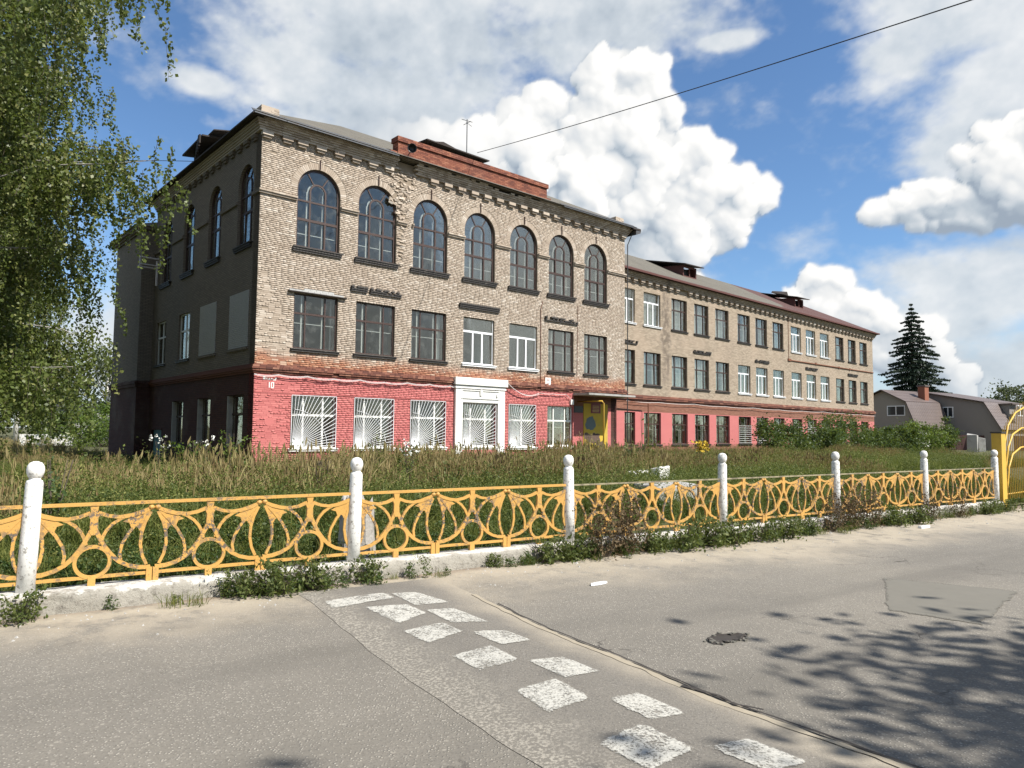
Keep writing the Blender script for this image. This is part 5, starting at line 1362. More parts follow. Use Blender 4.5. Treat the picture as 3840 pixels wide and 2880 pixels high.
M['birchleaf'] = m_leaf('birch_leaf', [(0, (.045, .066, .014)), (.45, (.085, .116, .026)), (.8, (.135, .165, .04)), (1, (.24, .24, .085))], .3, .45)
M['leaf'] = m_leaf('green_leaf', [(0, (.022, .045, .010)), (.5, (.045, .082, .018)), (1, (.10, .135, .035))], .3)
M['limeleaf'] = m_leaf('light_leaf', [(0, (.055, .095, .012)), (.6, (.095, .155, .022)), (1, (.16, .21, .04))], .35)
M['farleaf'] = m_leaf('far_leaf', [(0, (.03, .045, .022)), (.5, (.055, .07, .035)), (1, (.11, .12, .06))], .25, .7)
M['spruce'] = m_leaf('spruce_needles', [(0, (.013, .026, .015)), (.6, (.025, .046, .024)), (1, (.055, .078, .038))], .08, .6, (.03, .05, .02))
M['drygrass'] = m_leaf('dry_grass', [(0, (.20, .17, .065)), (.4, (.30, .25, .105)), (.75, (.40, .335, .165)), (1, (.27, .19, .09))], .3, .8, (.4, .28, .1))
M['greengrass'] = m_leaf('green_grass', [(0, (.060, .085, .014)), (.5, (.125, .150, .030)), (1, (.24, .235, .066))], .3, .7)
M['weedleaf'] = m_leaf('weed_leaf', [(0, (.042, .064, .014)), (.5, (.082, .11, .027)), (1, (.165, .18, .058))], .3, .6)
M['brush'] = m_leaf('dry_brush', [(0, (.07, .048, .025)), (.5, (.12, .085, .045)), (1, (.19, .14, .075))], .2, .9, (.2, .14, .07))
M['petal'] = simple('white_flower', (.7, .7, .64), .8, .1)
M['goldenrod'] = simple('yellow_flower', (.55, .38, .03), .8, .15, 30)


def m_bark(name, birch):
    m, t, b = newmat(name); p = t.pos()
    if birch:
        x, y, z = t.sep(p); c = t.mix(t.noise(p, 3.0), (.55, .53, .48), (.70, .68, .63))
        mk = t.rng(t.noise(t.xyz(t.m('MULTIPLY', x, 2.5), t.m('MULTIPLY', y, 2.5), t.m('MULTIPLY', z, 13.0)), 1.6, 4.0, .7), .58, .66); c = t.mix(mk, c, (.04, .035, .03))
    else: c = t.mix(t.noise(p, 8.0, 5.0, .7), (.05, .037, .027), (.12, .095, .07))
    t.put(b.inputs['Base Color'], c); b.inputs['Roughness'].default_value = .9; t.put(b.inputs['Normal'], t.bump(t.noise(p, 20.0, 4.0), .7, .01)); return m


M['birchlimb'] = simple('thin_birch_limb', (.30, .28, .25), .9, .3, 6)
M['birchbark'] = m_bark('birch_bark', True); M['bark'] = m_bark('bark', False)


def leaf_mesh(name, C, size, mat, seed, droop=0.0, aspect=.62, vals=None):
    """one small bent leaf (two triangles each side of a quad) at each centre"""
    r_ = np.random.default_rng(seed); n = len(C); C = np.asarray(C)
    d_ = r_.normal(size=(n, 3)); d_[:, 2] -= droop; d_ /= np.linalg.norm(d_, axis=1)[:, None]
    u = np.cross(d_, r_.normal(size=(n, 3))); u /= np.linalg.norm(u, axis=1)[:, None]
    s_ = (size * r_.uniform(.65, 1.3, n))[:, None]
    V = np.stack([C - d_ * s_ * .5, C + u * s_ * aspect * .5 - d_ * s_ * .05, C + d_ * s_ * .5, C - u * s_ * aspect * .5 - d_ * s_ * .05], 1)
    F = np.arange(4 * n).reshape(n, 4); vv = r_.random(n) if vals is None else np.clip(vals + r_.normal(0, .12, n), 0, .999)
    me = mesh_np(name, V.reshape(-1, 3), F, {'bv': ('FLOAT', np.repeat(vv, 4))}); me.materials.append(mat); return me


def crown_pts(c, rx, ry, rz, nclump, nleaf, seed, spread=.16, shell=.55, flat=1.0):
    """leaf centres gathered in clumps through an uneven ellipsoid"""
    r_ = np.random.default_rng(seed); d_ = r_.normal(size=(nclump, 3)); d_ /= np.linalg.norm(d_, axis=1)[:, None]
    lob = 1 + .28 * np.sin(d_[:, 0] * 5 + seed) * np.cos(d_[:, 2] * 4 + seed * 2) + r_.normal(0, .08, nclump)
    q = (shell + (1 - shell) * r_.random(nclump) ** .6) * lob; cl = d_ * q[:, None] * np.array([rx, ry, rz]) + np.array(c)
    k_ = nleaf // nclump; sp = spread * (rx + ry + rz) / 3 * r_.uniform(.6, 1.5, nclump)
    pts = cl[:, None, :] + r_.normal(size=(nclump, k_, 3)) * sp[:, None, None] * np.array([1, 1, .75 * flat])
    return pts.reshape(-1, 3), cl, np.repeat(r_.random(nclump) * .8 + .1, k_)


def deciduous(name, label, cat, loc, h, rx, rz_, nleaf, size, seed, leaf, bark, group=None, base=.35, tr=.16, nclump=70):
    o = thing(name, label, cat, loc, seed * 1.3, group); r_ = random.Random(seed); zc = h - rz_
    pts, cl, vals = crown_pts((0, 0, zc), rx, rx, rz_, nclump, nleaf, seed)
    keep = pts[:, 2] > .15
    link('crown', leaf_mesh('crown', pts[keep], size, leaf, seed, .3, vals=vals[keep]), None, o)
    mb = MB(); top = Vector((r_.uniform(-.3, .3), r_.uniform(-.3, .3), zc + rz_ * .55))
    mb.tube([(0, 0, -.1), (top.x * .3, top.y * .3, zc * .5), (top.x * .7, top.y * .7, zc), tuple(top)], [tr * 1.25, tr, tr * .7, tr * .2], 8); mb.build('trunk', bark, o, True)
    mb = MB()
    for i in range(12):
        c = cl[r_.randrange(len(cl))]; z0 = r_.uniform(zc * .45, zc + rz_ * .3); f_ = z0 / max(zc + rz_ * .55, .1)
        a = Vector((top.x * f_, top.y * f_, z0)); b = Vector(c); mid = a.lerp(b, .5) + Vector((0, 0, .12 * (b - a).length)); mb.tube([a, mid, b], [tr * .4, tr * .25, tr * .08], 5)
    mb.build('limbs', bark, o, True)
    return o


def bush(name, label, loc, rx, rz_, nleaf, size, seed, leaf, group=None):
    o = thing(name, label, 'bush', loc, seed * .7, group)
    pts, cl, vals = crown_pts((0, 0, rz_ * .85), rx, rx * .9, rz_, 46, nleaf, seed, .15, .45); keep = pts[:, 2] > .02
    link('foliage', leaf_mesh('foliage', pts[keep], size, leaf, seed, .2, vals=vals[keep]), None, o); mb = MB(); r_ = random.Random(seed)
    for i in range(9):
        c = Vector(cl[r_.randrange(len(cl))]); mb.tube([(r_.uniform(-.2, .2), r_.uniform(-.2, .2), -.05), c.lerp(Vector((0, 0, 0)), .5) + Vector((0, 0, .1)), c], [.03, .02, .006], 4)
    mb.build('stems', M['bark'], o); return o


# ---- weeping birch left of the view
def birch():
    B = Vector((-13.6, 15.6, .1)); o = thing('birch_tree', 'tall weeping birch with long hanging leafy branches beside the school', 'tree', B)
    r_ = random.Random(8); rn = np.random.default_rng(8)
    mb = MB(); mb.tube([(0, 0, -.2), (.1, .05, 3), (-.05, .15, 7), (.15, .1, 11), (.1, .2, 15), (.2, .2, 18.5)], [.30, .25, .21, .16, .10, .03], 12); mb.build('trunk', M['birchbark'], o, True)
    limbs = []; mb = MB(); nL = 46
    for i in range(nL):
        z0 = 2.2 + 15 * (i / nL) ** 1.0; a = i * 2.399 + r_.uniform(-.3, .3); L = (4.5 if z0 < 11 else 4.5 - (z0 - 11) * .4) * r_.uniform(.75, 1.0)
        limbs.append((z0, a, L, r_.uniform(.12, .35)))
    limbs.append((6.0, math.atan2(-.6, 6.2), 5.9, .24)); limbs.append((9.6, math.atan2(-4.4, 7.4), 8.6, .02))
    pts = []; vals = []; tw = MB(); strands = []
    for (z0, a, L, up) in limbs:
        P = []
        for j in range(7):
            t = j / 6; P.append(Vector((math.cos(a) * L * t + r_.gauss(0, .07), math.sin(a) * L * t + r_.gauss(0, .07), z0 + L * (up * 2.4 * t - (up * 1.5 + .02) * t * t) + r_.uniform(-.12, .12))))
        mb.tube(P, [.038 * (1 - .9 * j / 6) + .003 for j in range(7)], 6)
        for s_ in range(86):
            t = r_.uniform(.22, 1.0) ** .75; j = min(5, int(t * 6)); q = P[j].lerp(P[j + 1], t * 6 - j) + Vector((r_.gauss(0, .38), r_.gauss(0, .38), r_.gauss(0, .25)))
            strands.append((q, r_.uniform(.5, 1.9) * (.75 if z0 > 13 else 1)))
    for (q, L) in strands:
        n = int(L / .017); tt = np.linspace(0, 1, n)[:, None]; w1 = np.array([r_.gauss(0, .16), r_.gauss(0, .16), 0]); kk = r_.uniform(0, 6)
        P = np.array(q)[None] + w1[None] * np.sqrt(tt) * L + np.array([[0, 0, -1.0]]) * tt * L + .04 * np.sin(tt * 7 + kk)
        pts.append(P + rn.normal(0, .045, P.shape)); vals.append(np.full(n, r_.random() * .75 + .1))
        if r_.random() < .4: tw.tube([tuple(P[0]), tuple(P[len(P) // 2]), tuple(P[-1])], [.006, .004, .002], 3)
    pts = np.concatenate(pts); vals = np.concatenate(vals); keep = pts[:, 2] > .95 + .5 * np.sin(pts[:, 0] * 2)
    link('crown', leaf_mesh('crown', pts[keep], .084, M['birchleaf'], 9, .9, .74, vals[keep]), None, o); mb.build('limbs', M['birchlimb'], o, True); tag(tw.build('twigs', M['bark'], o), kind='stuff'); return o


b1 = birch()
for (loc, rz, sc_, lb) in (((-20.2, 24.0, .1), 2.1, 1.05, 'second weeping birch standing behind the first'), ((-24.5, 31.5, .1), 4.0, 1.0, 'third weeping birch farthest from the street')):
    b2 = b1.copy(); col.objects.link(b2); b2.location = loc; b2.rotation_euler = (0, 0, rz); b2.scale = (sc_, sc_, sc_); b2['label'] = lb
    for ch_ in b1.children: c2_ = ch_.copy(); col.objects.link(c2_); c2_.parent = b2
# ---- shade tree right of the camera, its shadow lies on the road
deciduous('street_tree', 'leafy street tree by the road that shades the asphalt', 'tree', (11.6, -3.75, 0), 10.5, 5.2, 3.5, 60000, .25, 17, M['leaf'], M['bark'], None, nclump=170)


# ---- spruce
def spruce(loc, h, rb, seed):
    o = thing('spruce_tree', 'tall dark conical spruce behind the grey roofed houses', 'tree', loc); r_ = random.Random(seed); rn = np.random.default_rng(seed)
    MB().tube([(0, 0, -.2), (0, 0, h * .6), (0, 0, h)], [.3, .16, .02], 8).build('trunk', M['bark'], o, True)
    pts = []; nt = 34
    for i in range(nt):
        f_ = i / (nt - 1); z = 1.2 + (h - 1.4) * f_; R_ = (rb * (1 - f_) ** .86 + .12) * r_.uniform(.78, 1.14); nb = int(11 - 5 * f_)
        for b in range(nb):
            a = b * 2 * PI / nb + i * 1.1 + r_.uniform(-.2, .2); L = R_ * r_.uniform(.6, 1.18); n = int(170 * L / rb * 1.6) + 24; t = rn.random(n) ** .7
            off = rn.normal(0, 1, (n, 3)) * np.array([.10, .10, .06]) * (1.3 - t[:, None]) * (L / rb * 2 + .4)
            side = rn.normal(0, .16, n) * L * (1 - .5 * t); zz = z + .10 * L * t - .34 * L * t ** 2 + .10 * L * t ** 4
            pts.append(np.stack([math.cos(a) * L * t - math.sin(a) * side, math.sin(a) * L * t + math.cos(a) * side, zz], -1) + off)
    pts = np.concatenate(pts); link('crown', leaf_mesh('crown', pts, .34, M['spruce'], seed, .25, .5), None, o); return o


spruce((53.3, 95.0, 0), 19.3, 6.2, 4)

# ---- bushes before the wing end and trees far off
BU = [((19.3, 50.5, .1), 2.3, 1.35, 'broad dark bush under the barred windows of the wing', M['leaf']), ((21.9, 52.6, .1), 1.9, 1.2, 'dark bush between the barred windows and the big bush', M['leaf']),
      ((26.3, 57.0, .1), 2.7, 1.75, 'largest dark green bush hiding the end of the wing', M['leaf']), ((24.2, 55.0, .1), 1.5, .9, 'small light green bush at the foot of the largest bush', M['limeleaf']),
      ((30.2, 60.0, .1), 2.0, 1.2, 'dark bush just past the end of the wing', M['leaf']), ((33.2, 62.0, .1), 2.0, 1.15, 'low green bush before the house with the white porch', M['leaf']),
      ((36.2, 63.0, .1), 1.9, 1.5, 'bright light green bush in front of the brown roofed house', M['limeleaf']), ((39.6, 66.0, .1), 1.6, 1.6, 'thin dark bush beside the bright green bush', M['leaf']),
      ((-34.0, 60.0, .1), 3.4, 2.1, 'big round bright bush left of the school', M['limeleaf']), ((-39.0, 64.0, .1), 3.0, 1.9, 'dusty green bush behind the weeping birch', M['leaf']), ((-30.2, 62.0, .1), 2.2, 1.7, 'green bush against the corner of the rear block', M['limeleaf'])]
for i, (p, rx, rz_, lb, mt) in enumerate(BU): bush('bush', lb, p, rx, rz_, 5200, .17 if p[0] > 0 else .2, 30 + i, mt)
TR = [((-52, 92, 0), 12.5, 3.4, 5.2, 'thin pale birch standing far behind the bushes', M['farleaf'], M['birchbark']), ((-60, 112, 0), 15, 5, 6, 'round far tree behind the thin birch', M['farleaf'], M['bark']), ((-50, 118, 0), 12.5, 5, 5, 'far grey green tree beside the rear block', M['farleaf'], M['bark']),
      ((-72, 108, 0), 14, 5.5, 6, 'far tree seen through the hanging birch branches', M['farleaf'], M['bark']), ((-80, 122, 0), 16, 6, 7, 'tallest far tree behind the hanging birch', M['farleaf'], M['bark']), ((-64, 98, 0), 9, 4, 4, 'low far tree over the grey garage', M['farleaf'], M['bark']), ((-44, 125, 0), 10, 5, 4.5, 'low far tree touching the school outline', M['farleaf'], M['bark']),
      ((82, 116, 0), 10.5, 3.6, 4, 'far tree at the gate side behind the houses', M['farleaf'], M['bark']), ((46.5, 105, 0), 9.2, 3, 3.2, 'round tree top peeping over the roof beside the wing', M['farleaf'], M['bark']), ((72, 128, 0), 8.0, 4, 3.5, 'low far tree line piece behind the second house', M['farleaf'], M['bark'])]
for i, (p, h, rx, rz_, lb, lm, bm) in enumerate(TR): deciduous('leafy_tree', lb, 'tree', p, h, rx, rz_, 4600 if i else 2600, .42, 60 + i, lm, bm, 'trees in the distance')
bw = thing('birch_tree', 'slender white birch trunk standing far back under the hanging branches', 'tree', (-43.5, 63, 0)); MB().tube([(0, 0, 0), (.1, 0, 3), (.0, .2, 7), (.1, .1, 11)], [.2, .17, .12, .03], 8).build('trunk', M['birchbark'], bw, True)
pp, _, vv = crown_pts((0, 0, 7.5), 2.8, 2.8, 4.6, 50, 4500, 77); link('crown', leaf_mesh('crown', pp, .2, M['birchleaf'], 78, .6, vals=vv), None, bw)


# ================================================================== grass and weeds (instanced clumps)
def blade_clump(name, n, hmin, hmax, wd, lean, mat, seed, spread, head=0.0, vlo=0.0, vhi=1.0):
    r_ = np.random.default_rng(seed); V = []; F = []; A = []; b = 0
    for i in range(n):
        a = r_.uniform(0, 2 * PI); q = spread * math.sqrt(r_.random()); x, y = q * math.cos(a), q * math.sin(a); h = r_.uniform(hmin, hmax); la = r_.uniform(0, 2 * PI); ln = abs(r_.normal(0, lean)) * h
        pa = r_.uniform(0, PI); px, py = math.cos(pa) * wd / 2, math.sin(pa) * wd / 2; lv = r_.uniform(vlo, vhi)
        for t, s_ in ((0, .8), (.45, 1.0), (.8, .7), (1, .12)):
            cx = x + math.cos(la) * ln * t * t; cy = y + math.sin(la) * ln * t * t; cz = h * (t - .12 * t * t * (ln / h)); V += [(cx - px * s_, cy - py * s_, cz), (cx + px * s_, cy + py * s_, cz)]; A += [lv, lv]
        F += [(b, b + 1, b + 3, b + 2), (b + 2, b + 3, b + 5, b + 4), (b + 4, b + 5, b + 7, b + 6)]; b += 8
        if r_.random() < head:
            hx, hy, hz = x + math.cos(la) * ln, y + math.sin(la) * ln, h * (1 - .12 * ln / h); w2 = wd * r_.uniform(1.2, 2.0)
            for ang in (pa, pa + 1.3):
                qx, qy = math.cos(ang) * w2, math.sin(ang) * w2; V += [(hx - qx * .3, hy - qy * .3, hz - .13), (hx + qx, hy + qy, hz - .07), (hx + qx * .2, hy, hz + .02), (hx - qx, hy - qy, hz - .05)]; A += [min(.99, lv + .2)] * 4; F.append((b, b + 1, b + 2, b + 3)); b += 4
    me = mesh_np(name, np.array(V), np.array(F), {'bv': ('FLOAT', np.array(A))}); me.materials.append(mat); return me


def weed_mesh(name, nst, h, leaf, n, seed, mat, spread=.16, flower=0, fmat=None, vlo=0):
    r_ = np.random.default_rng(seed); C = []; St = MB()
    for i in range(nst):
        a = r_.uniform(0, 2 * PI); x, y = spread * .5 * math.cos(a) * r_.random(), spread * .5 * math.sin(a) * r_.random(); hh = h * r_.uniform(.6, 1.1); lx, ly = r_.normal(0, .22, 2) * hh; 
        for j in range(n):
            t = r_.uniform(.08, 1.0); C.append((x + lx * t * t + r_.normal(0, leaf * (1.3 - .8 * t)), y + ly * t * t + r_.normal(0, leaf * (1.3 - .8 * t)), hh * t))
    C = np.array(C); me = leaf_mesh(name, C, leaf, mat, seed, -.2, .5); return me


PROT = bpy.data.collections.new('grass_prototypes')


def proto(me):
    o = bpy.data.objects.new(me.name, me); PROT.objects.link(o); return o


P_ = [proto(blade_clump('clump00', 34, .30, .62, .012, .55, M['greengrass'], 1, .20, .0)), proto(blade_clump('clump01', 30, .45, .85, .010, .40, M['drygrass'], 2, .20, .75)),
      proto(blade_clump('clump02', 40, .16, .36, .013, .7, M['greengrass'], 3, .24, .0)), proto(weed_mesh('clump03', 7, .62, .055, 26, 4, M['weedleaf'])),
      proto(weed_mesh('clump04', 5, .85, .04, 30, 5, M['greengrass'], .14)), proto(blade_clump('clump05', 22, .5, 1.0, .009, .3, M['brush'], 6, .16, .9)), proto(weed_mesh('clump06', 8, .34, .06, 22, 7, M['leaf'], .26)),
      proto(blade_clump('clump07', 26, .55, .98, .011, .45, M['drygrass'], 8, .18, .9, .2, .8))]


def scatter(name, label, cat, pts, idx, scl, rot, tilt=.12):
    r_ = np.random.default_rng(len(pts)); n = len(pts); me = bpy.data.meshes.new(name); me.vertices.add(n); me.vertices.foreach_set('co', np.asarray(pts, np.float32).ravel())
    a = me.attributes.new('idx', 'INT', 'POINT'); a.data.foreach_set('value', np.asarray(idx, np.int32))
    a = me.attributes.new('scl', 'FLOAT', 'POINT'); a.data.foreach_set('value', np.asarray(scl, np.float32))
    ro = np.stack([r_.normal(0, tilt, n), r_.normal(0, tilt, n), rot], -1); a = me.attributes.new('rot', 'FLOAT_VECTOR', 'POINT'); a.data.foreach_set('vector', ro.astype(np.float32).ravel()); me.update()
    o = bpy.data.objects.new(name, me); col.objects.link(o); tag(o, label, cat, kind='stuff')
    g = bpy.data.node_groups.new(name, 'GeometryNodeTree'); g.interface.new_socket('Geometry', in_out='INPUT', socket_type='NodeSocketGeometry'); g.interface.new_socket('Geometry', in_out='OUTPUT', socket_type='NodeSocketGeometry')
    N = g.nodes.new; gi = N('NodeGroupInput'); go = N('NodeGroupOutput'); ip = N('GeometryNodeInstanceOnPoints'); ci = N('GeometryNodeCollectionInfo'); ci.inputs['Collection'].default_value = PROT; ci.inputs['Separate Children'].default_value = True; ci.inputs['Reset Children'].default_value = True

    def at(nm, ty):
        q = N('GeometryNodeInputNamedAttribute'); q.data_type = ty; q.inputs['Name'].default_value = nm; return q.outputs['Attribute']
    L = g.links.new; L(gi.outputs[0], ip.inputs['Points']); L(ci.outputs[0], ip.inputs['Instance']); ip.inputs['Pick Instance'].default_value = True; L(at('idx', 'INT'), ip.inputs['Instance Index']); L(at('rot', 'FLOAT_VECTOR'), ip.inputs['Rotation']); L(at('scl', 'FLOAT'), ip.inputs['Scale']); L(ip.outputs[0], go.inputs[0])
    md = o.modifiers.new('scatter', 'NODES'); md.node_group = g; return o


def local_of(X, Y, loc, rz):
    dx, dy = X - loc[0], Y - loc[1]; c, s_ = math.cos(-rz), math.sin(-rz); return dx * c - dy * s_, dx * s_ + dy * c


def yard_points(n, seed, ymin, ymax, xmin, xmax):
    r_ = np.random.default_rng(seed); x = r_.uniform(xmin, xmax, n); y = r_.uniform(ymin, ymax, n)
    X = F_LOC.x + fD.x * x + fN.x * y; Y = F_LOC.y + fD.y * x + fN.y * y
    k_ = (np.abs(X) < .74 * Y + 2.5)
    u, v = local_of(X, Y, SC_LOC, SC_RZ); k_ &= ~((u > -.12) & (u < 21.4) & (v > -.1) & (v < 18.8)) & ~((u > -.8) & (u < 8) & (v > 13) & (v < 18.8))
    u2, v2 = local_of(X, Y, W_LOC, W_RZ); k_ &= ~((u2 > -1) & (u2 < 45) & (v2 > -.1) & (v2 < 12.2))
    # behind the buildings nothing shows
    k_ &= ~((u > 0) & (v > 14)) | (u < 0); k_ &= ~((u2 > 0) & (u2 < 46) & (v2 > 0))
    Z = .10 + .10 * (fbm(x * .35, y * .35, 3, 8) - .5) * sm((y - .3) / 1.5)
    return x[k_], y[k_], X[k_], Y[k_], Z[k_], u[k_], v[k_]


allp = []
for (n, sd, y0, y1, x0, x1) in ((16000, 1, .22, 9, -8, 24), (19000, 2, 9, 24, -16, 48), (11000, 3, 24, 48, -30, 66), (5000, 4, 48, 110, -60, 90)):
    x, y, X, Y, Z, u, v = yard_points(n, sd, y0, y1, x0, x1); r_ = np.random.default_rng(sd + 20); m_ = len(x)
    dry = fbm(X * .16, Y * .16, 4, 33) + .10 * sm((y - 2) / 7) - .14 * sm((2.5 - y) / 2) + .14 * sm((-x - 0) / 8); r1 = r_.random(m_)
    idx = np.where(r1 < .5, 0, np.where(r1 < .68, 4, np.where(r1 < .85, 3, 2)))
    idx = np.where((dry > .645) & (r_.random(m_) < .78), np.where(r_.random(m_) < .5, 1, 7), idx); idx = np.where((dry > .66) & (r_.random(m_) < .06), 5, idx)
    nearf = y < 2.6; idx = np.where(nearf & (r_.random(m_) < .8), np.where(r_.random(m_) < .55, 2, 6), idx)
    tall = .92 + 2.2 * (fbm(X * .42, Y * .42, 4, 44) - .5)
    scl = r_.uniform(.75, 1.2, m_) * tall * (.55 + .5 * sm((y - .4) / 3.5)); nearb = (u > -1) & (u < 22) & (v > -2.2); scl = np.where(nearb, scl * .70, scl); scl = scl * (1 - .22 * sm((y - 5) / 8)) * (1 - .25 * sm((1.0 - u) / 3) * (y > 8))
    scl = scl * np.where(y > 24, 1.15, 1) * np.where(y > 48, 1.5, 1)
    big = (fbm(X * .55 + 40, Y * .55, 3, 81) > .60) & (y > 2.5) & (y < 20) & (x > -2) & (r_.random(m_) < .28); idx = np.where(big, np.where(r_.random(m_) < .5, 4, 3), idx); scl = np.where(big, scl * 1.2, scl)
    scl = np.minimum(scl, np.where(y < 9, 1.02, 1.0) * r_.uniform(.82, 1.08, m_)); scl = np.where(nearb | (u < .5) & (y > 12) & (y < 40), np.minimum(scl, np.where(u > 1.5, .78, .6) * r_.uniform(.8, 1.25, m_)), scl)
    allp.append((np.stack([X, Y, Z - .02], -1), idx, scl))
pts = np.concatenate([a[0] for a in allp]); idx = np.concatenate([a[1] for a in allp]); scl = np.concatenate([a[2] for a in allp]); rr_ = np.random.default_rng(1).uniform(0, 6.28, len(pts))
scatter('tall_grass', 'uncut yard of dry tan grass and green weeds behind the fence', 'grass', pts, idx, scl, rr_)

rk = np.random.default_rng(77); RX = []
for (cx_, cy_, n_, s1_, ids) in ((4.0, 6.5, 90, 1.6, (4, 7)), (8.6, 11.0, 80, 1.3, (1, 7)), (13.0, 9.5, 130, 2.2, (1, 4)), (15.5, 12.2, 90, 1.2, (7, 7)), (7.5, 10.2, 120, 1.2, (4, 0)), (22, 9.5, 160, 3.0, (4, 0)), (28, 12, 170, 3.5, (0, 4)), (19, 13, 90, 1.6, (4, 3)), (1.0, 8.0, 60, 1.6, (1, 4)), (11, 7.5, 80, 1.5, (3, 4))):
    for _ in range(n_): RX.append((cx_ + rk.normal(0, s1_), cy_ + rk.normal(0, s1_ * .6), ids[int(rk.random() < .5)], rk.uniform(.9, 1.5)))
RX = [q for q in RX if q[1] > 1.5]
RP = np.array([tuple(fw(q[0], q[1], .08)) for q in RX]); scatter('tall_weeds', 'patches of taller reeds and weeds standing above the yard grass', 'weeds', RP, [q[2] for q in RX], [q[3] for q in RX], rk.uniform(0, 6.3, len(RX)))
# weeds on the road side of the plinth: each clump a plant of its own
weedm = [weed_mesh('foliage', 16, .34, .05, 34, 90 + i, M['weedleaf'], .45) for i in range(3)] + [weed_mesh('foliage', 22, .62, .04, 40, 95 + i, M['brush'], .55) for i in range(2)]
stem = []
for i in range(2):
    mb = MB(); r_ = random.Random(i)
    for _ in range(9): a = r_.uniform(0, 6.28); q = r_.uniform(.1, .3); mb.tube([(0, 0, -.02), (q * .4 * math.cos(a), q * .4 * math.sin(a), .14), (q * math.cos(a), q * math.sin(a), .3)], [.006, .004, .002], 4)
    me = mb.mesh('stems'); me.materials.append(M['bark']); stem.append(me)
WD_ = [(-.02, -.30, .75, 0, 'small green weed at the foot of the stained post'), (1.75, -.32, .85, 1, 'green weed clump on the crumbled plinth, first of a row of three'), (2.05, -.38, 1.0, 0, 'green weed clump on the crumbled plinth, middle of a row of three'), (2.35, -.34, .95, 2, 'green weed clump on the crumbled plinth, last of a row of three'),
       (2.95, -.26, .85, 1, 'bushy weed under the post with the dark hole'), (4.55, -.2, .5, 2, 'low weed at the foot of the cracked plinth'), (5.25, -.28, .95, 2, 'grey green weed beside the brown dry weeds'), (5.65, -.30, 1.05, 0, 'green weed just before the post in the dry weeds'), (6.15, -.35, 1.25, 3, 'brown dry weed clump by the fence post'), (6.55, -.30, 1.3, 4, 'second brown dry weed clump with bare stalks'), (6.95, -.34, .95, 1, 'green weed at the end of the dry weeds'),
       (7.5, -.45, 1.2, 0, 'thick green weed clump spilling over the plinth'), (8.0, -.45, 1.25, 2, 'thickest green weed clump before the flaking post'), (8.5, -.45, 1.2, 1, 'green weed clump at the flaking post'), (9.1, -.5, 1.0, 0, 'low green weed mound past the flaking post'), (9.7, -.5, 1.05, 2, 'green weed mound spreading on the sand'), (10.3, -.4, .9, 1, 'small weed mound at a break in the plinth'),
       (11.0, -.35, 1.05, 3, 'brown brushwood clump hiding the plinth'), (11.6, -.3, 1.2, 4, 'tall brown brushwood at the slim post'), (12.1, -.35, 1.1, 3, 'brown brushwood tangle after the slim post'), (12.7, -.5, 1.1, 0, 'wide green weed clump with white litter in front'), (13.3, -.5, 1.0, 2, 'green weed clump beside the white litter'), (14.1, -.3, .9, 4, 'brown brushwood before the last but one post'), (15.1, -.35, .85, 3, 'low brown weeds near the gate side panel'), (16.2, -.4, .9, 1, 'green weeds by the last plinth length'), (17.1, -.35, .85, 0, 'green weeds at the foot of the last post')]
for i, (x, y, s_, k_, lb) in enumerate(WD_):
    o = thing('weed', lb, 'weed', fw(x, y, float(zroad(x, y)) - .01), i * 1.7, 'weeds along the foot of the fence'); o.scale = (s_, s_, s_)
    me = weedm[k_]; link('foliage', me, None, o); link('stems', stem[i % 2], None, o)
gr_x = np.random.default_rng(9); n = 300; xx = gr_x.choice([0, 1, 2, 3, 4, 5], n, p=[.0, .12, .26, .24, .22, .16]); cx = np.array([-.5, 2.2, 6.4, 8.8, 12.4, 16.0])[xx] + gr_x.normal(0, .9, n); cy = -.22 - np.abs(gr_x.normal(0, .13, n)); ok = (cx < 17.6)
Q = np.array([tuple(fw(a, b, float(zroad(a, b)) - .01)) for a, b in zip(cx[ok], cy[ok])]); scatter('verge_grass', 'low grass and weeds rooted in the sand along the plinth', 'grass', Q, gr_x.choice([2, 6, 6, 3], ok.sum()), gr_x.uniform(.25, .55, ok.sum()), gr_x.uniform(0, 6.3, ok.sum()))

# taller single plants of the yard
def yard_plant(name, label, cat, x, y, h, leaf, n, seed, mat, flower=None, spread=.3, nst=7):
    o = thing(name, label, cat, fw(x, y, .1), seed); link('foliage', weed_mesh('foliage', nst, h, leaf, n, seed, mat, spread), None, o); mb = MB(); r_ = random.Random(seed)
    for _ in range(nst): a = r_.uniform(0, 6.28); q = r_.uniform(.05, .22) * h; mb.tube([(0, 0, -.05), (q * .4 * math.cos(a), q * .4 * math.sin(a), h * .5), (q * math.cos(a), q * math.sin(a), h * .95)], [.012, .008, .004], 4)
    mb.build('stems', M['bark'], o)
    if flower:
        C = []; rn = np.random.default_rng(seed)
        for _ in range(flower[1]): a = rn.uniform(0, 6.3); q = rn.uniform(0, .3) * h; C.append(np.array([q * math.cos(a), q * math.sin(a), h * rn.uniform(.8, 1.12)]) + rn.normal(0, .03, (6, 3)))
        link('flowers', leaf_mesh('flowers', np.concatenate(C), flower[2], flower[0], seed, 0, .9), None, o)
    return o


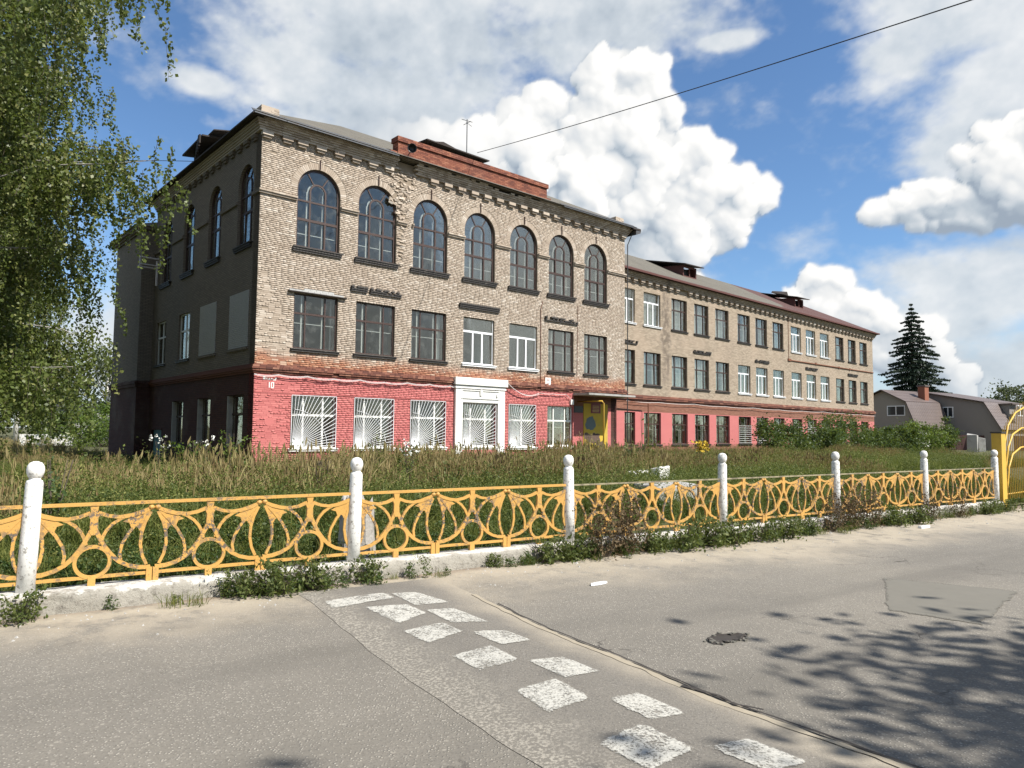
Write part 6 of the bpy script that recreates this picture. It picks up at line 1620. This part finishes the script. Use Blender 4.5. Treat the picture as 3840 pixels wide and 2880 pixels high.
yard_plant('leafy_shrub', 'light green leafy shrub by the dark corner of the school', 'shrub', 4.9, 15.7, 1.5, .10, 40, 201, M['limeleaf'], None, .8, 12)
yard_plant('leafy_shrub', 'green shrub in front of the shaded side wall', 'shrub', 3.9, 15.9, 1.25, .10, 40, 202, M['limeleaf'], None, .8, 11)
yard_plant('daisy_plant', 'white flowered weed before the blue door', 'wildflower', 3.2, 18.6, 1.2, .06, 30, 203, M['weedleaf'], (M['petal'], 9, .07))
yard_plant('daisy_plant', 'white flowered weed before the shaded side windows', 'wildflower', 4.3, 17.0, 1.25, .06, 30, 204, M['weedleaf'], (M['petal'], 7, .07))
yard_plant('thistle_plant', 'dark weed with pale seed tufts below the third grille', 'wildflower', 7.6, 8.8, 1.2, .07, 40, 205, M['weedleaf'], (M['petal'], 10, .07), .5, 10)
yard_plant('thistle_plant', 'tall dark green weed mass below the second grille', 'weed', 7.4, 10.3, 1.4, .07, 60, 206, M['greengrass'], None, .8, 14)
yard_plant('goldenrod_plant', 'yellow flowering goldenrod before the wing', 'wildflower', 21.0, 11.6, 1.1, .06, 30, 207, M['weedleaf'], (M['goldenrod'], 40, .08), .4)
yard_plant('burdock_plant', 'broad leaved burdock in front of the porch', 'weed', 16.2, 10.3, 1.2, .15, 22, 208, M['weedleaf'], None, .8, 10)
yard_plant('burdock_plant', 'second broad leaved burdock by the rusty standpipe', 'weed', 17.2, 10.9, 1.3, .15, 22, 209, M['weedleaf'], None, .8, 10)
yard_plant('sapling', 'young sapling with large leaves at the rusty standpipe', 'sapling', 18.6, 12.2, 2.3, .20, 7, 210, M['weedleaf'], None, .3, 3)
yard_plant('young_tree', 'small dark leafy sapling behind the stained post', 'sapling', .2, 3.3, 1.2, .07, 60, 211, M['leaf'], None, .4, 9)
yard_plant('brush_plant', 'red brown dry weed mass in the middle of the yard', 'weed', 4.6, 6.3, 1.0, .035, 70, 212, M['brush'], None, 1.2, 18)
yard_plant('brush_plant', 'tan dry reeds in front of the porch wall', 'weed', 15.7, 12.0, 1.6, .04, 60, 213, M['drygrass'], None, 1.2, 18)

# stump, slabs and blocks in the yard
st = thing('tree_stump', 'pale weathered tree stump behind the fence', 'stump', fw(3.22, .75, .1), 0); r_ = random.Random(5); n = 22; mb = MB(); vs = []; hs_ = [-.05, .1, .35, .62, .72]
jj = [r_.uniform(.85, 1.15) for _ in range(n)]
for j, z in enumerate(hs_):
    for i in range(n): q = .20 * jj[i] * (1.35, 1.12, 1.0, .97, .9)[j]; vs.append((q * math.cos(2 * PI * i / n), q * math.sin(2 * PI * i / n), z + (r_.uniform(-.06, .08) if j == 4 else 0)))
mb.add(vs, [(j * n + i, j * n + (i + 1) % n, (j + 1) * n + (i + 1) % n, (j + 1) * n + i) for j in range(4) for i in range(n)] + [tuple(range(4 * n, 5 * n))]); mb.build('bole', simple('weathered_stump', (.34, .32, .29), .95, .3, 6, bump=.03, bscale=14, dirt=(.1, .09, .08), dscale=6, damt=.7), st)


def slab(label, x, y, sx, sy, sz, rz, mat, z=.1):
    mb = MB(); r_ = random.Random(label); P = [(a * sx / 2 * r_.uniform(.88, 1.06), b * sy / 2 * r_.uniform(.88, 1.06), c * sz * r_.uniform(.9, 1.08)) for c in (0, 1) for a, b in ((-1, -1), (1, -1), (1, 1), (-1, 1))]
    o = mb.hexa(P).build('concrete_block', mat, None, False, fw(x, y, z), F_RZ + rz); bv = o.modifiers.new('bevel', 'BEVEL'); bv.width = .03; bv.segments = 2; return tag(o, label, 'concrete block')


slab('flat pale concrete slab lying in the weeds behind the flaking post', 10.5, 2.9, 1.3, .6, .55, .1, M['concrete']); slab('white painted block in the weeds by the standpipe', 14.6, 7.3, .6, .35, .6, .3, M['plaster'])
slab('white block half hidden in weeds beside the painted block', 14.0, 7.5, .7, .3, .5, .3, M['plaster']); slab('grey concrete block in front of the second house', 76.0, 27.0, 1.6, .9, 1.7, .4, M['concrete']); slab('smaller broken concrete block near the grey block', 78.2, 27.4, 1.1, .7, 1.4, .9, M['concrete'])
o = MB().box(-2.0, 2.0, -.3, .3, 0, 1.0).build('concrete_beam', M['plaster'], None, False, (-40.4, 62.5, .05), .2); tag(o, 'long white concrete beam lying past the weeping birch', 'concrete beam')
tag(MB().box(-.14, .14, -.03, .03, 0, .04).build('paper_scrap', M['pvc'], None, False, fw(12.9, -.82, .06), F_RZ), 'white litter strip lying at the edge of the weeds', 'litter')


# ================================================================== houses, garage
def m_tiles():
    m, t, b = newmat('brown_metal_tile'); p = t.pos(); o = t.obj(); x, y, z = t.sep(o)
    c = t.mix(t.noise(p, .8, 4.0), (.095, .072, .064), (.145, .112, .10)); c = t.mix(t.rng(t.m('FRACT', t.m('MULTIPLY', z, 2.6)), .14, .02), c, (.06, .04, .036)); t.put(b.inputs['Base Color'], c); b.inputs['Roughness'].default_value = .45
    t.put(b.inputs['Normal'], t.bump(t.m('ADD', t.m('SINE', t.m('MULTIPLY', y, 18.0)), t.m('FRACT', t.m('MULTIPLY', z, 2.6))), .5, .03)); return m


M['tile'] = m_tiles(); M['siding'] = simple('beige_siding', (.30, .275, .235), .8, .06, 2); M['siding2'] = simple('grey_siding', (.24, .22, .20), .8, .06, 2); M['brownfence'] = simple('dark_red_fence', (.06, .022, .018), .7, .2, 4)


def mansard(name, label, loc, rz, hl, hr, kn, zp, zk, ze, L, wallm, wins):
    """gable end at y=0 facing -y; ridge along +y; hl, hr half widths, kn knee offset from the eave"""
    o = thing(name, label, 'house', loc, rz); zk2 = zk
    prof = [(-hl, 0), (hr, 0), (hr, ze), (hr - kn, zk), (0, zp), (-hl + kn, zk), (-hl, ze)]
    MB().prism([(x, z - (.06 if z > 0 else 0)) for x, z in prof], .0, L).build('wall', wallm, o)
    for (a, b, ex) in (((hr + .25, ze - .5), (hr - kn, zk), 0), ((hr - kn, zk), (0, zp), 0), ((0, zp), (-hl + kn, zk), 0), ((-hl + kn, zk), (-hl - .25, ze - .5), 0)):
        mb = MB(); dx, dz = b[0] - a[0], b[1] - a[1]; l = math.hypot(dx, dz); nx, nz = dz / l * .09, -dx / l * .09
        if nz < 0: nx, nz = -nx, -nz
        mb.hexa([(a[0], -.4, a[1]), (b[0], -.4, b[1]), (b[0], L + .4, b[1]), (a[0], L + .4, a[1]), (a[0] + nx, -.4, a[1] + nz), (b[0] + nx, -.4, b[1] + nz), (b[0] + nx, L + .4, b[1] + nz), (a[0] + nx, L + .4, a[1] + nz)]); mb.build('roof_slope', M['tile'], o)
    for (x0, x1, z0, z1) in wins:
        mb = MB(); mb.box(x0, x1, -.06, .02, z0, z0 + .1); mb.box(x0, x1, -.06, .02, z1 - .1, z1); mb.box(x0, x0 + .1, -.06, .02, z0 + .1, z1 - .1); mb.box(x1 - .1, x1, -.06, .02, z0 + .1, z1 - .1); mb.box((x0 + x1) / 2 - .05, (x0 + x1) / 2 + .05, -.06, .02, z0 + .1, z1 - .1); w_ = mb.build('window', M['pvc'], o)
        for xa, xb in ((x0 + .1, (x0 + x1) / 2 - .05), ((x0 + x1) / 2 + .05, x1 - .1)): MB().box(xa, xb, -.03, -.01, z0 + .1, z1 - .1).build('pane', M['blackglass'], w_)
    return o


M['blackglass'] = simple('dark_house_window', (.03, .035, .04), .08, .1, 2)
HR = math.radians(-60)
h1 = mansard('mansard_house', 'beige house with brown mansard roof and brick chimney next to the wing', (42.49, 82.0, 0), HR, 4.4, 3.8, .95, 6.8, 5.37, 2.82, 6.0, M['siding'], [(.5, 2.6, 3.85, 5.0)])
MB().box(3.4, 4.6, -.25, 1.2, .2, 2.3).build('porch', M['plaster'], h1); ch = MB().box(1.6, 2.4, 4.2, 5.0, 5.2, 7.3).build('chimney', M['redbrick'], h1); MB().box(1.5, 2.5, 4.1, 5.1, 7.3, 7.45).build('chimney_cap', M['tile'], ch)
h2 = mansard('mansard_house', 'grey house with wide mansard roof and dormer behind the bright green bush', (48.6, 85.4, 0), HR, 3.0, 8.8, 1.5, 6.85, 5.4, 2.85, 7.5, M['siding2'], [(2.7, 3.9, 3.75, 5.0)])
mb = MB(); mb.box(7.0, 8.5, 2.6, 4.0, 3.6, 5.2); dn = mb.build('dormer', M['siding2'], h2); MB().box(6.0, 8.9, 2.4, 4.2, 5.2, 5.32).build('dormer_roof', M['tile'], dn)
mb = MB(); mb.box(9.2, 9.26, 2.75, 2.85, 3.9, 5.1); mb.box(9.2, 9.26, 3.75, 3.85, 3.9, 5.1); mb.box(9.2, 9.26, 2.85, 3.75, 3.9, 4.0); mb.box(9.2, 9.26, 2.85, 3.75, 5.0, 5.1); mb.box(9.2, 9.26, 3.25, 3.35, 4.0, 5.0); dw = mb.build('window', M['pvc'], dn); MB().box(9.2, 9.23, 2.85, 3.75, 4.0, 5.0).build('pane', M['blackglass'], dw)
fo = thing('board_fence', 'dark red board fence in front of the houses', 'fence', (38.0, 80.0, 0), math.radians(-3))
for i in range(46): MB().box(i * .62, i * .62 + .58, -.02, .02, 0, 1.75 + .03 * math.sin(i * 1.7)).build('board', M['brownfence'], fo)
MB().box(0, 28.5, .021, .07, 1.3, 1.4).build('rail', M['brownfence'], fo)
gg = thing('garage', 'low grey concrete garage behind the bushes', 'garage', (-55, 84, 0), .25); mb = MB(); mb.box(0, 16, 0, 6, 0, 4.1); mb.build('wall', M['concrete'], gg); MB().box(-.3, 16.3, -.4, 6.3, 4.1, 4.35).build('roof', M['metalsheet'], gg)
for i in range(4): MB().box(1 + 3.8 * i, 3.6 + 3.8 * i, -.06, .0, .05, 2.7).build('door', M['metalsheet'], gg)

# ================================================================== overhead wires
def wire(label, a, b, s_, r):
    tag(MB().tube(sag([a, b], s_, 24), r, 5).build('overhead_cable', M['wire']), label, 'cable')


wire('black cable rising from the school roof into the sky', (-1.74, 33.0, 14.77), (12.9, 7.7, 9.25), .18, .014)
wire('thin cable from the side slope of the roof behind the birch', (-10.9, 33.5, 14.2), (-27, 36, 14.9), -.35, .014); wire('lower thin cable from the side slope towards the birch', (-13.0, 35.5, 13.9), (-28, 38, 12.6), .2, .012)
